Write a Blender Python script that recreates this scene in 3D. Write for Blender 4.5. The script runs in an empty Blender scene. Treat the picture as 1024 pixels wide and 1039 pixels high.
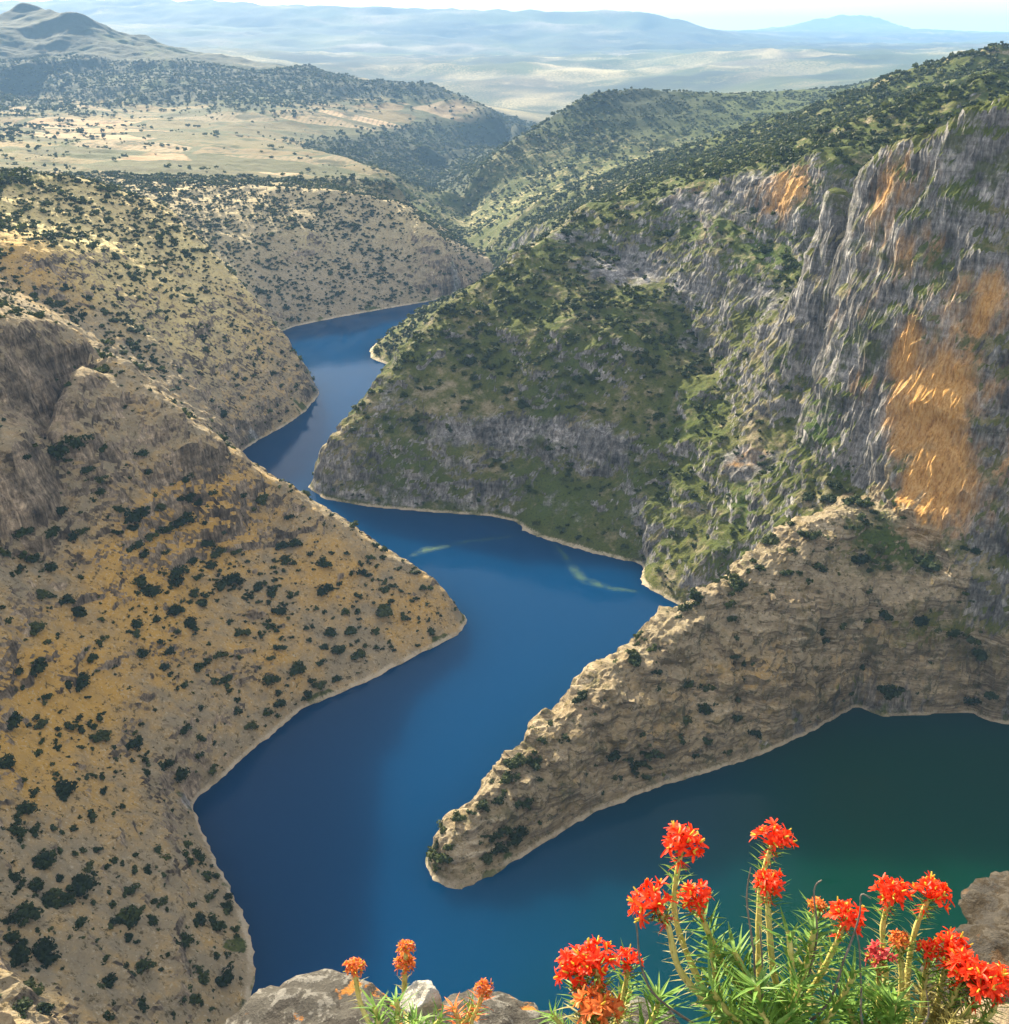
import bpy, math, random
import numpy as np
from mathutils import Vector
random.seed(7)
rng = np.random.default_rng(7)
scene = bpy.context.scene
COL = scene.collection

# ------------------------------------------------------------------ camera model
H_CAM, F_PX, CX, CY = 250.0, 1000.0, 512.0, 519.5
PITCH = math.radians(25.4)
CP, SP = math.cos(PITCH), math.sin(PITCH)

def ray(px, py):
    u, v = (px - CX) / F_PX, (CY - py) / F_PX
    return np.array([u, CP + v * SP, -SP + v * CP])

def Z(px, py, z):
    d = ray(px, py)
    t = (z - H_CAM) / d[2]
    return (d[0] * t, d[1] * t, z)

def T(px, py, t):
    d = ray(px, py)
    return (d[0] * t, d[1] * t, H_CAM + d[2] * t)

def S(*pts):
    return [Z(a, b, 0.0) for a, b in pts]

def W(*pts):
    return [(a, b, 0.0) for a, b in pts]

def smooth(a, b, x):
    t = np.clip((x - a) / (b - a), 0, 1)
    return t * t * (3 - 2 * t)

# ------------------------------------------------------------------ noise
_perm = rng.permutation(256).astype(np.int32)
_perm = np.concatenate([_perm, _perm])
_ang = rng.random(256) * 2 * np.pi
_gx, _gy = np.cos(_ang).astype(np.float32), np.sin(_ang).astype(np.float32)
_g3 = rng.normal(size=(256, 3)); _g3 /= np.linalg.norm(_g3, axis=1)[:, None]
_g3 = _g3.astype(np.float32)

def perlin2(x, y):
    xi, yi = np.floor(x), np.floor(y)
    xf, yf = (x - xi).astype(np.float32), (y - yi).astype(np.float32)
    xi, yi = xi.astype(np.int32) & 255, yi.astype(np.int32) & 255
    u = xf * xf * xf * (xf * (xf * 6 - 15) + 10); v = yf * yf * yf * (yf * (yf * 6 - 15) + 10)
    def g(dx, dy):
        h = _perm[_perm[xi + dx & 255] + (yi + dy & 255)]
        return _gx[h] * (xf - dx) + _gy[h] * (yf - dy)
    a = g(0, 0); b = g(1, 0); c = g(0, 1); d = g(1, 1)
    a = a + u * (b - a); c = c + u * (d - c)
    return (a + v * (c - a)) * 1.5

def perlin3(x, y, z):
    xi, yi, zi = np.floor(x), np.floor(y), np.floor(z)
    xf, yf, zf = [(p - q).astype(np.float32) for p, q in ((x, xi), (y, yi), (z, zi))]
    xi, yi, zi = [q.astype(np.int32) & 255 for q in (xi, yi, zi)]
    f = lambda t: t * t * t * (t * (t * 6 - 15) + 10)
    u, v, w = f(xf), f(yf), f(zf)
    def g(dx, dy, dz):
        h = _perm[_perm[_perm[xi + dx & 255] + (yi + dy & 255)] + (zi + dz & 255)]
        q = _g3[h]
        return q[..., 0] * (xf - dx) + q[..., 1] * (yf - dy) + q[..., 2] * (zf - dz)
    L = lambda a, b, t: a + t * (b - a)
    return L(L(L(g(0,0,0), g(1,0,0), u), L(g(0,1,0), g(1,1,0), u), v),
             L(L(g(0,0,1), g(1,0,1), u), L(g(0,1,1), g(1,1,1), u), v), w) * 1.4

def fbm2(x, y, wl, octs, gain=0.5, ridged=False, seed=0.0):
    out, amp = 0, 1.0
    x = x / wl + seed * 17.3; y = y / wl + seed * 9.1
    for k in range(octs):
        n = perlin2(x, y)
        if ridged: n = 1 - 2 * np.abs(n)
        out = out + amp * n
        amp *= gain; x = x * 2.03 + 5.2; y = y * 2.03 + 1.3
    return out

def fbm3(x, y, z, octs, gain=0.5, ridged=False):
    out, amp = 0, 1.0
    for k in range(octs):
        n = perlin3(x, y, z)
        if ridged: n = 1 - 2 * np.abs(n)
        out = out + amp * n
        amp *= gain; x = x * 2.03 + 5.2; y = y * 2.03 + 1.3; z = z * 2.03 + 2.7
    return out

def blocks(q, sx, sy, sz, warp=.35, seed=0):
    """broken-rock relief: one random height per jointed block"""
    w = [perlin3(q[:, 0] / (sx * 2.5) + k * 7.1, q[:, 1] / (sy * 2.5) + k * 3.3, q[:, 2] / (sz * 2.5) + seed) * warp * 2 for k in range(3)]
    c, s_ = math.cos(.5 + seed), math.sin(.5 + seed)
    a = np.floor((q[:, 0] * c + q[:, 1] * s_) / sx + w[0]); b = np.floor((q[:, 1] * c - q[:, 0] * s_) / sy + w[1]); z = np.floor((q[:, 2] + .16 * q[:, 0] + .1 * q[:, 1]) / sz + w[2])
    h = np.sin(a * 127.1 + b * 311.7 + z * 74.7 + seed * 13.7) * 43758.5453
    return (h - np.floor(h)) - .5

# ------------------------------------------------------------------ shoreline of the reservoir
WEST = (W((-60, 120), (-72, 165)) + S((262, 985), (257, 945), (238, 905), (212, 855), (195, 815), (232, 785), (272, 750), (310, 718),
        (350, 703), (400, 680), (440, 659), (468, 643), (477, 629))
        + W((-25, 418), (-50, 450), (-80, 482), (-108, 515), (-140, 552), (-166, 588))
        + S((235, 465), (262, 447), (290, 432), (310, 418), (325, 399))
        + W((-156, 775), (-180, 825), (-205, 880), (-222, 918))
        + S((285, 337), (300, 331), (350, 321), (400, 312), (430, 307))
        + W((-55, 1080), (-35, 1110), (-20, 1135)))
EAST = (W((0, 1130), (10, 1100), (0, 1070), (-30, 1035), (-60, 985), (-85, 930))
        + S((398, 335), (376, 352), (372, 363), (395, 371))
        + W((-88, 790), (-84, 740), (-94, 690), (-108, 640))
        + S((312, 495), (330, 507), (370, 514), (440, 520), (500, 524), (525, 530), (530, 540), (560, 550), (600, 562),
            (640, 570), (652, 573), (648, 592), (670, 605), (692, 616))
        + W((104, 414), (118, 404), (112, 394), (92, 390), (72, 378), (52, 356), (28, 326), (-4, 286), (-18, 266))
        + S((434, 866), (432, 880), (440, 900), (457, 911), (500, 890), (540, 865), (600, 828), (660, 802), (720, 785), (780, 764),
            (830, 740), (858, 722), (872, 716), (895, 728), (940, 725), (985, 722), (1005, 733), (1024, 735), (1100, 745), (1200, 768))
        + W((420, 310), (430, 190), (220, 112), (100, 104), (0, 104)))
WATER = np.array([p[:2] for p in WEST + EAST])

def inside(poly, X, Y):
    poly = np.asarray(poly)
    res = np.zeros(X.shape, bool)
    x0, y0 = poly[-1]
    for x1, y1 in poly:
        if y0 != y1:
            c = ((y1 > Y) != (y0 > Y)) & (X < (x0 - x1) * (Y - y1) / (y0 - y1) + x1)
            res ^= c
        x0, y0 = x1, y1
    return res

# ------------------------------------------------------------------ break lines (ridges, rims, cliff feet, benches)
BL = []
def line(*p): BL.append(list(p))
# left bank, near slope: crest, foot of the rock shoulder, unseen hill beyond the frame raised for shade
line(Z(470, 622, 4), Z(440, 595, 17), Z(380, 556, 31), Z(330, 520, 48), Z(280, 487, 66), Z(235, 460, 80), Z(180, 425, 104), Z(110, 352, 131),
     Z(60, 323, 144), Z(0, 332, 149), (-245, 402, 184), (-320, 405, 218), (-480, 390, 240))
line(Z(0, 575, 76), Z(50, 545, 77), Z(75, 470, 88), Z(105, 400, 108))
line(Z(8, 470, 112), Z(40, 400, 127), Z(80, 350, 137))
line(Z(0, 700, 54), Z(0, 850, 48), Z(0, 1000, 45))
line(Z(100, 640, 50), Z(190, 560, 52), Z(290, 560, 34))
line((-245, 310, 132), (-218, 220, 146), (-208, 120, 146), (-202, 40, 150))  # unseen hillside, raised to shade the lower left slope
line((-420, 260, 200), (-420, 60, 205), (-420, -60, 215))
# second spur on the left
line(Z(318, 392, 6), Z(305, 371, 24), Z(270, 325, 56), Z(240, 285, 84), Z(200, 242, 112), Z(160, 205, 134), Z(100, 186, 152), Z(0, 173, 168), (-480, 730, 182))
line(Z(40, 312, 108), Z(140, 335, 88), Z(215, 420, 42))
line(Z(30, 250, 140), Z(130, 250, 118), Z(200, 320, 78))
# far bank hill across the head of the lake
line(Z(436, 300, 4), Z(462, 268, 34), Z(440, 235, 66), Z(405, 205, 88), Z(330, 194, 100), Z(250, 190, 103), Z(160, 193, 104), (-560, 1190, 106))
line(Z(300, 270, 42), Z(400, 255, 44)); line(Z(230, 240, 72), Z(320, 232, 74))
# small dark spur behind the big slope
line(Z(395, 340, 10), Z(430, 315, 26), (-30, 860, 52))
# big green slope in the middle: crest, cliff band, head wall
line(Z(318, 486, 5), Z(340, 452, 28), Z(360, 425, 42), Z(385, 398, 55), Z(420, 346, 79), Z(470, 301, 98), Z(520, 263, 117), Z(560, 243, 126), T(585, 228, 720))
line(Z(400, 478, 20), Z(470, 478, 20), Z(540, 482, 20), Z(600, 490, 21), Z(640, 520, 17))
line(Z(410, 425, 44), Z(470, 415, 51), Z(540, 412, 54), Z(600, 428, 50), Z(635, 455, 42))
line(Z(480, 350, 76), Z(560, 330, 92), Z(640, 340, 92))
# gully right of it
line(Z(720, 560, 25), Z(770, 500, 47), Z(815, 450, 68), Z(845, 350, 104), Z(846, 255, 140))
line(Z(700, 470, 44), Z(730, 430, 62), Z(760, 400, 76))
# far cliff: rim and foot, benches
line(T(585, 214, 735), T(600, 206, 730), T(640, 202, 710), T(690, 195, 690), T(760, 176, 640), T(830, 158, 596), T(852, 152, 575))
line(T(590, 256, 700), T(640, 268, 680), T(690, 302, 640), T(712, 350, 612), T(728, 400, 585))
line(T(690, 218, 676), T(760, 240, 618), T(822, 270, 575))
line(T(690, 236, 664), T(750, 262, 606), T(818, 300, 560))
# near cliff on the right: rim, mid break, foot
line(T(856, 150, 492), T(870, 150, 472), T(950, 128, 430), T(1024, 96, 408), (255, 412, 238), (330, 380, 246), (450, 330, 250))
line(T(857, 152, 489), T(861, 230, 476), T(864, 300, 467), T(867, 400, 460), Z(869, 480, 70))
line(T(864, 300, 467), T(930, 330, 429), T(1024, 300, 404), (270, 378, 150))
line(Z(866, 490, 64), Z(905, 532, 62), Z(950, 566, 54), Z(985, 605, 46), Z(1024, 640, 36), (250, 338, 36), (320, 325, 40), (420, 280, 60))
# right spur crest and shoulder
line(Z(437, 858, 8), Z(445, 842, 13), Z(470, 813, 17), Z(500, 787, 20), Z(540, 748, 24), Z(580, 712, 29), Z(640, 660, 37), Z(700, 615, 46), Z(760, 570, 58), Z(800, 532, 66), Z(845, 522, 69), Z(866, 505, 66))
line(Z(800, 620, 45), Z(870, 615, 42), Z(940, 640, 32), Z(1010, 660, 24))
# plateau behind the rim and the wooded hills beyond
line(T(1024, 44, 900), T(912, 75, 960), T(862, 98, 1000), T(792, 120, 1060), T(712, 145, 1130), T(640, 172, 1200), T(562, 196, 1260), T(527, 216, 1290))
line((560, 860, 262), (900, 800, 280))
line((350, 560, 226), (240, 660, 196))
line(T(1024, 70, 620), T(870, 128, 650), T(760, 165, 720), T(640, 190, 820))
line(T(527, 240, 1150), T(560, 225, 1050), T(590, 217, 900))
line(T(440, 205, 1560), T(512, 150, 1640), T(602, 95, 1720), T(640, 90, 1740), T(700, 97, 1780), T(782, 98, 1820), T(862, 92, 1900), T(940, 70, 2000))
line(T(480, 235, 1330), T(540, 205, 1420), T(620, 170, 1480), T(700, 145, 1540), T(790, 120, 1600))
line((-10, 1200, 3), (-50, 1400, 3), (-60, 1650, 3), (-130, 1850, 4), (-140, 2300, 5), (100, 3000, 6), (400, 4200, 8))
# valley floor with fields, forested ridge and peak on the left
line(Z(0, 170, 102), Z(150, 172, 98), Z(300, 178, 96), Z(400, 186, 94))
line(Z(0, 130, 98), Z(120, 128, 96), Z(250, 142, 90), Z(330, 155, 82), Z(400, 176, 70))
line(Z(0, 105, 98), Z(100, 110, 100), Z(160, 125, 96))
line(T(-60, 40, 3500), T(0, 16, 3450), T(22, 0, 3400), T(42, 6, 3400), T(75, 22, 3300), T(120, 45, 3250), T(180, 64, 3200), T(300, 76, 3000), T(420, 87, 2800), T(470, 100, 2700), T(528, 126, 2500))
line(T(20, 70, 2900), T(160, 95, 2600), T(300, 115, 2300), T(430, 150, 2150), T(500, 150, 2200))
# far country
line(T(120, 50, 4600), T(260, 76, 4400), T(400, 98, 4200))
line(T(380, 80, 5000), T(450, 68, 5200), T(520, 70, 5200), T(580, 68, 5300), T(625, 80, 5200))
line(T(500, 112, 4200), T(560, 118, 4000), T(640, 110, 4300))
line(T(640, 76, 5600), T(690, 62, 5700), T(740, 53, 5800), T(830, 55, 5600), T(910, 64, 5200))
line(T(-400, 2, 11400), T(60, 2, 10800), T(160, 0, 10560), T(300, 7, 10200), T(420, 10, 9960), T(512, 12, 9840), T(620, 13, 9600), T(672, 15, 9600), T(700, 26, 9600), T(770, 44, 9600), T(850, 52, 9600))
line(T(60, 24, 9600), T(250, 30, 9240), T(450, 34, 9000), T(640, 36, 8760), T(740, 50, 8760))
line(T(150, 50, 7440), T(350, 58, 7440), T(520, 60, 7440), T(640, 58, 7440))
line(T(650, 44, 18600), T(740, 34, 18000), T(800, 28, 18000), T(845, 15, 18000), T(885, 16, 18000), T(925, 34, 18000), T(990, 42, 18600), T(1100, 40, 19200))
line(T(900, 56, 10800), T(960, 46, 10800), T(1010, 40, 10800), T(1200, 36, 10800))
line((-15000, 24000, 250), (-2000, 24000, 300), (5000, 24500, 300), (15000, 24000, 280))
# the ground under and behind the viewpoint
line((-160, 6, 246), (-40, 3, 246), (40, 3, 246), (160, 10, 247), (320, 60, 248), (500, 120, 250))
line((-160, -60, 250), (0, -60, 250), (200, -60, 252), (600, -60, 262))
line((-30, 30, 160), (40, 30, 160), (120, 36, 160), (260, 70, 170), (480, 150, 180))

class Grid:
    def __init__(s, x0, x1, y0, y1, h):
        s.h = h; s.x = np.arange(x0, x1 + h * .5, h); s.y = np.arange(y0, y1 + h * .5, h)
        s.X, s.Y = np.meshgrid(s.x, s.y)          # [iy, ix]
    def sample(s, A, X, Y):
        fx = np.clip((X - s.x[0]) / s.h, 0, len(s.x) - 1.001); fy = np.clip((Y - s.y[0]) / s.h, 0, len(s.y) - 1.001)
        i = fx.astype(int); j = fy.astype(int); u = fx - i; v = fy - j
        return (A[j, i] * (1 - u) + A[j, i + 1] * u) * (1 - v) + (A[j + 1, i] * (1 - u) + A[j + 1, i + 1] * u) * v

def blur(A, n):
    for _ in range(n):
        P = np.pad(A, 1, mode='edge')
        A = (P[:-2, 1:-1] + P[2:, 1:-1] + P[1:-1, :-2] + P[1:-1, 2:] + 4 * A) / 8
    return A

def constraints(g):
    sx = np.zeros(g.X.shape); n = np.zeros(g.X.shape)
    for L in BL + [WEST, EAST]:
        P = np.array(L)
        for a, b in zip(P[:-1], P[1:]):
            k = max(2, int(np.hypot(*(b - a)[:2]) / (g.h * .5)))
            q = a + (b - a) * np.linspace(0, 1, k)[:, None]
            i = np.rint((q[:, 0] - g.x[0]) / g.h).astype(int); j = np.rint((q[:, 1] - g.y[0]) / g.h).astype(int)
            ok = (i >= 0) & (i < len(g.x)) & (j >= 0) & (j < len(g.y))
            np.add.at(sx, (j[ok], i[ok]), q[ok, 2]); np.add.at(n, (j[ok], i[ok]), 1)
    fix = n > 0
    val = np.where(fix, sx / np.maximum(n, 1), 0)
    wet = inside(WATER, g.X, g.Y)
    d = np.zeros(g.X.shape); m = wet.copy()
    for k in range(int(24 / g.h) + 1):
        d += m
        q = np.pad(m, 1, mode='constant')
        m = m & q[:-2, 1:-1] & q[2:, 1:-1] & q[1:-1, :-2] & q[1:-1, 2:]
    val[wet] = -0.7 * d[wet] * g.h; fix |= wet
    return fix, val, wet

def solve(g, fix, val, init, iters, edge_fixed):
    A = np.where(fix, val, init)
    red = ((np.add.outer(np.arange(A.shape[0]), np.arange(A.shape[1]))) % 2 == 0)
    free = ~fix
    if edge_fixed:
        free[0] = free[-1] = False; free[:, 0] = free[:, -1] = False
    fr, fb = (free & red), (free & ~red)
    w = 1.9
    for it in range(iters):
        ww = w if it < iters - 12 else 1.0
        for m in (fr, fb):
            P = np.pad(A, 1, mode='edge')
            av = (P[:-2, 1:-1] + P[2:, 1:-1] + P[1:-1, :-2] + P[1:-1, 2:]) * .25
            A[m] += ww * (av[m] - A[m])
    return A

def coarse_init(g, parent=None):
    """multilevel start: solve on grids 8x, 4x, 2x coarser, then upsample"""
    prev = None
    for f in (16, 8, 4, 2):
        c = Grid(g.x[0], g.x[-1] + g.h * f, g.y[0], g.y[-1] + g.h * f, g.h * f)
        fix, val, _ = constraints(c)
        init = prev[0].sample(prev[1], c.X, c.Y) if prev else (parent[0].sample(parent[1], c.X, c.Y) if parent else np.full(c.X.shape, 150.))
        if parent:
            b = np.zeros(c.X.shape, bool); b[0] = b[-1] = True; b[:, 0] = b[:, -1] = True
            pv = parent[0].sample(parent[1], c.X, c.Y)
            val = np.where(b & ~fix, pv, val); fix = fix | b
        prev = (c, solve(c, fix, val, init, 160, False))
    return prev[0].sample(prev[1], g.X, g.Y)

def build_level(g, parent=None, nblur=2, iters=120):
    init = coarse_init(g, parent)
    fix, val, wet = constraints(g)
    if parent:
        pv = parent[0].sample(parent[1], g.X, g.Y)
        for sl in (np.s_[0], np.s_[-1], np.s_[:, 0], np.s_[:, -1]): init[sl] = pv[sl]
    A = solve(g, fix, val, init, iters, parent is not None)
    B = blur(A, nblur)
    near = blur(wet.astype(float), 3)
    A = A * np.clip(near * 2, 0, 1) + B * (1 - np.clip(near * 2, 0, 1))
    return A

G0 = Grid(-15600, 15600, -400, 25040, 80)
Z0 = build_level(G0, None, 2, 200)
G1 = Grid(-2200, 2600, -120, 4200, 8)
Z1 = build_level(G1, (G0, Z0), 5)
G2 = Grid(-520, 520, -40, 1320, 2)
Z2 = build_level(G2, (G1, Z1), 12)

def base_height(X, Y):
    z = G0.sample(Z0, X, Y)
    z1 = G1.sample(Z1, X, Y)
    m1 = smooth(0, 160, np.minimum.reduce([X - G1.x[0], G1.x[-1] - X, Y - G1.y[0] + 160, G1.y[-1] - Y]))
    z = z + (z1 - z) * m1
    z2 = G2.sample(Z2, X, Y)
    m2 = smooth(0, 40, np.minimum.reduce([X - G2.x[0], G2.x[-1] - X, Y - G2.y[0] + 40, G2.y[-1] - Y]))
    return z + (z2 - z) * m2

WESTLAND = np.array([p[:2] for p in WEST] + [(-150, 2600), (-6000, 2600), (-6000, -400), (-70, -400)])
SPUR = np.array([p[:2] for p in S((434, 866), (432, 880), (457, 911), (540, 865), (660, 802), (780, 764), (858, 722), (872, 716), (940, 725), (1024, 735), (1200, 768))]
                + [(330, 330), (260, 345)] + [Z(1024, 645, 36)[:2], Z(985, 605, 46)[:2], Z(950, 566, 54)[:2], Z(866, 500, 64)[:2]]
                + [(135, 400), (118, 400), (92, 390), (52, 356), (-4, 286)])

def soft_inside(poly, X, Y, r):
    """1 inside, 0 outside, softened by jitter noise of size r"""
    jx = fbm2(X, Y, r * 2, 3, seed=3.1) * r; jy = fbm2(X, Y, r * 2, 3, seed=4.7) * r
    return inside(poly, X + jx, Y + jy).astype(np.float32)

def height(X, Y, fine=2):
    """terrain height with relief noise; fine = how many small octaves"""
    z = base_height(X, Y)
    dist = np.hypot(X, Y)
    land = smooth(0.0, 22, z)
    far = smooth(1300, 4000, dist)
    west = inside(WESTLAND, X, Y).astype(float)
    wx = X + fbm2(X, Y, 90, 2, seed=1) * 16; wy = Y + fbm2(X, Y, 90, 2, seed=2) * 16
    n = (fbm2(wx, wy, 75, 3, .5, True, 5) - .4) * (2.6 + 1.2 * (1 - west))
    n = n + (fbm2(wx, wy, 22, 3, .5, True, 6) - .4) * 0.9
    z = z + n * land * (1 - far)
    if far.max() > 0:
        w2x = X + fbm2(X, Y, 900, 2, seed=11) * 160; w2y = Y + fbm2(X, Y, 900, 2, seed=12) * 160
        z = z + (fbm2(w2x, w2y, 620, 6, .52, True, 7) - .5) * far * (26 + 8 * smooth(6000, 15000, dist)) * smooth(20, 120, z)
    if fine:
        z = z + fbm2(X, Y, 7, fine, .55, True, 8) * .45 * smooth(0, 5, z) * (1 - smooth(700, 1500, dist)) + fbm2(X, Y, 9, 2, seed=9) * .5 * smooth(-3, 0, z) * (1 - smooth(0, 4, z))
    return z

# ------------------------------------------------------------------ mesh helpers
def mesh_np(name, V, F, mat, smooth_shade=True, attrs=None, parent=None):
    V = np.ascontiguousarray(V, np.float32); F = np.ascontiguousarray(F, np.int32)
    me = bpy.data.meshes.new(name)
    k = F.shape[1]
    me.vertices.add(len(V)); me.vertices.foreach_set('co', V.ravel())
    me.loops.add(F.size); me.loops.foreach_set('vertex_index', F.ravel())
    me.polygons.add(len(F)); me.polygons.foreach_set('loop_start', np.arange(0, F.size, k, dtype=np.int32))
    me.polygons.foreach_set('use_smooth', np.full(len(F), smooth_shade))
    for an, av in (attrs or {}).items():
        av = np.asarray(av, np.float32)
        if av.ndim == 1:
            a = me.attributes.new(an, 'FLOAT', 'POINT'); a.data.foreach_set('value', av)
        else:
            a = me.attributes.new(an, 'FLOAT_COLOR', 'POINT')
            a.data.foreach_set('color', np.concatenate([av, np.ones((len(av), 4 - av.shape[1]), np.float32)], 1).ravel())
    me.update(calc_edges=True)
    me.validate()
    me.materials.append(mat)
    o = bpy.data.objects.new(name, me); COL.objects.link(o)
    if parent: o.parent = parent
    return o

def props(o, label=None, cat=None, group=None, kind=None):
    for k, v in (('label', label), ('category', cat), ('group', group), ('kind', kind)):
        if v: o[k] = v
    return o

# ------------------------------------------------------------------ node helpers
class N:
    def __init__(s, name):
        s.m = bpy.data.materials.new(name); s.m.use_nodes = True
        s.t = s.m.node_tree; s.t.nodes.clear()
        s.out = s.t.nodes.new('ShaderNodeOutputMaterial')
    def node(s, ty, **kw):
        n = s.t.nodes.new(ty)
        for k, v in kw.items(): setattr(n, k, v)
        return n
    def link(s, a, b): s.t.links.new(a, b)
    def put(s, sock, v):
        if hasattr(v, 'is_output') or isinstance(v, bpy.types.NodeSocket): s.link(v, sock)
        else: sock.default_value = (*v, 1) if isinstance(v, tuple) and len(v) == 3 and sock.type == 'RGBA' else v
    def noise(s, vec, scale, detail=4, rough=.55, dist=0.0):
        n = s.node('ShaderNodeTexNoise'); s.put(n.inputs['Vector'], vec)
        n.inputs['Scale'].default_value = scale; n.inputs['Detail'].default_value = detail
        n.inputs['Roughness'].default_value = rough; n.inputs['Distortion'].default_value = dist
        return n.outputs['Fac']
    def voro(s, vec, scale, feature='F1', out='Distance', rnd=1.0):
        n = s.node('ShaderNodeTexVoronoi', feature=feature); s.put(n.inputs['Vector'], vec)
        n.inputs['Scale'].default_value = scale; n.inputs['Randomness'].default_value = rnd
        return n.outputs[out]
    def mapping(s, vec, scale=(1, 1, 1), rot=(0, 0, 0), loc=(0, 0, 0)):
        n = s.node('ShaderNodeMapping'); s.put(n.inputs['Vector'], vec)
        n.inputs['Scale'].default_value = scale; n.inputs['Rotation'].default_value = rot; n.inputs['Location'].default_value = loc
        return n.outputs[0]
    def math(s, op, a, b=None, c=None, clamp=False):
        n = s.node('ShaderNodeMath', operation=op, use_clamp=clamp)
        s.put(n.inputs[0], a)
        if b is not None: s.put(n.inputs[1], b)
        if c is not None: s.put(n.inputs[2], c)
        return n.outputs[0]
    def ss(s, x, lo, hi, a=0.0, b=1.0):
        n = s.node('ShaderNodeMapRange', interpolation_type='SMOOTHSTEP')
        s.put(n.inputs['Value'], x)
        for k, v in zip(('From Min', 'From Max', 'To Min', 'To Max'), (lo, hi, a, b)): n.inputs[k].default_value = v
        return n.outputs[0]
    def mix(s, f, a, b, blend='MIX'):
        n = s.node('ShaderNodeMix', data_type='RGBA', blend_type=blend)
        s.put(n.inputs[0], f); s.put(n.inputs[6], a); s.put(n.inputs[7], b)
        return n.outputs[2]
    def ramp(s, f, stops):
        n = s.node('ShaderNodeValToRGB'); s.put(n.inputs[0], f)
        e = n.color_ramp.elements
        while len(e) < len(stops): e.new(.5)
        for q, (p, c) in zip(e, stops): q.position = p; q.color = (*c, 1)
        return n.outputs[0]
    def attr(s, name, out='Fac'):
        return s.node('ShaderNodeAttribute', attribute_name=name).outputs[out]
    def bump(s, h, strength, dist, normal=None):
        n = s.node('ShaderNodeBump'); s.put(n.inputs['Height'], h)
        n.inputs['Strength'].default_value = strength; n.inputs['Distance'].default_value = dist
        if normal is not None: s.put(n.inputs['Normal'], normal)
        return n.outputs[0]
    def bsdf(s, col, rough=.9, normal=None, spec=.2, **kw):
        n = s.node('ShaderNodeBsdfPrincipled'); s.put(n.inputs['Base Color'], col); s.put(n.inputs['Roughness'], rough)
        n.inputs['Specular IOR Level'].default_value = spec
        if normal is not None: s.put(n.inputs['Normal'], normal)
        for k, v in kw.items(): s.put(n.inputs[k], v)
        s.link(n.outputs[0], s.out.inputs[0])
        return n

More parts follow.
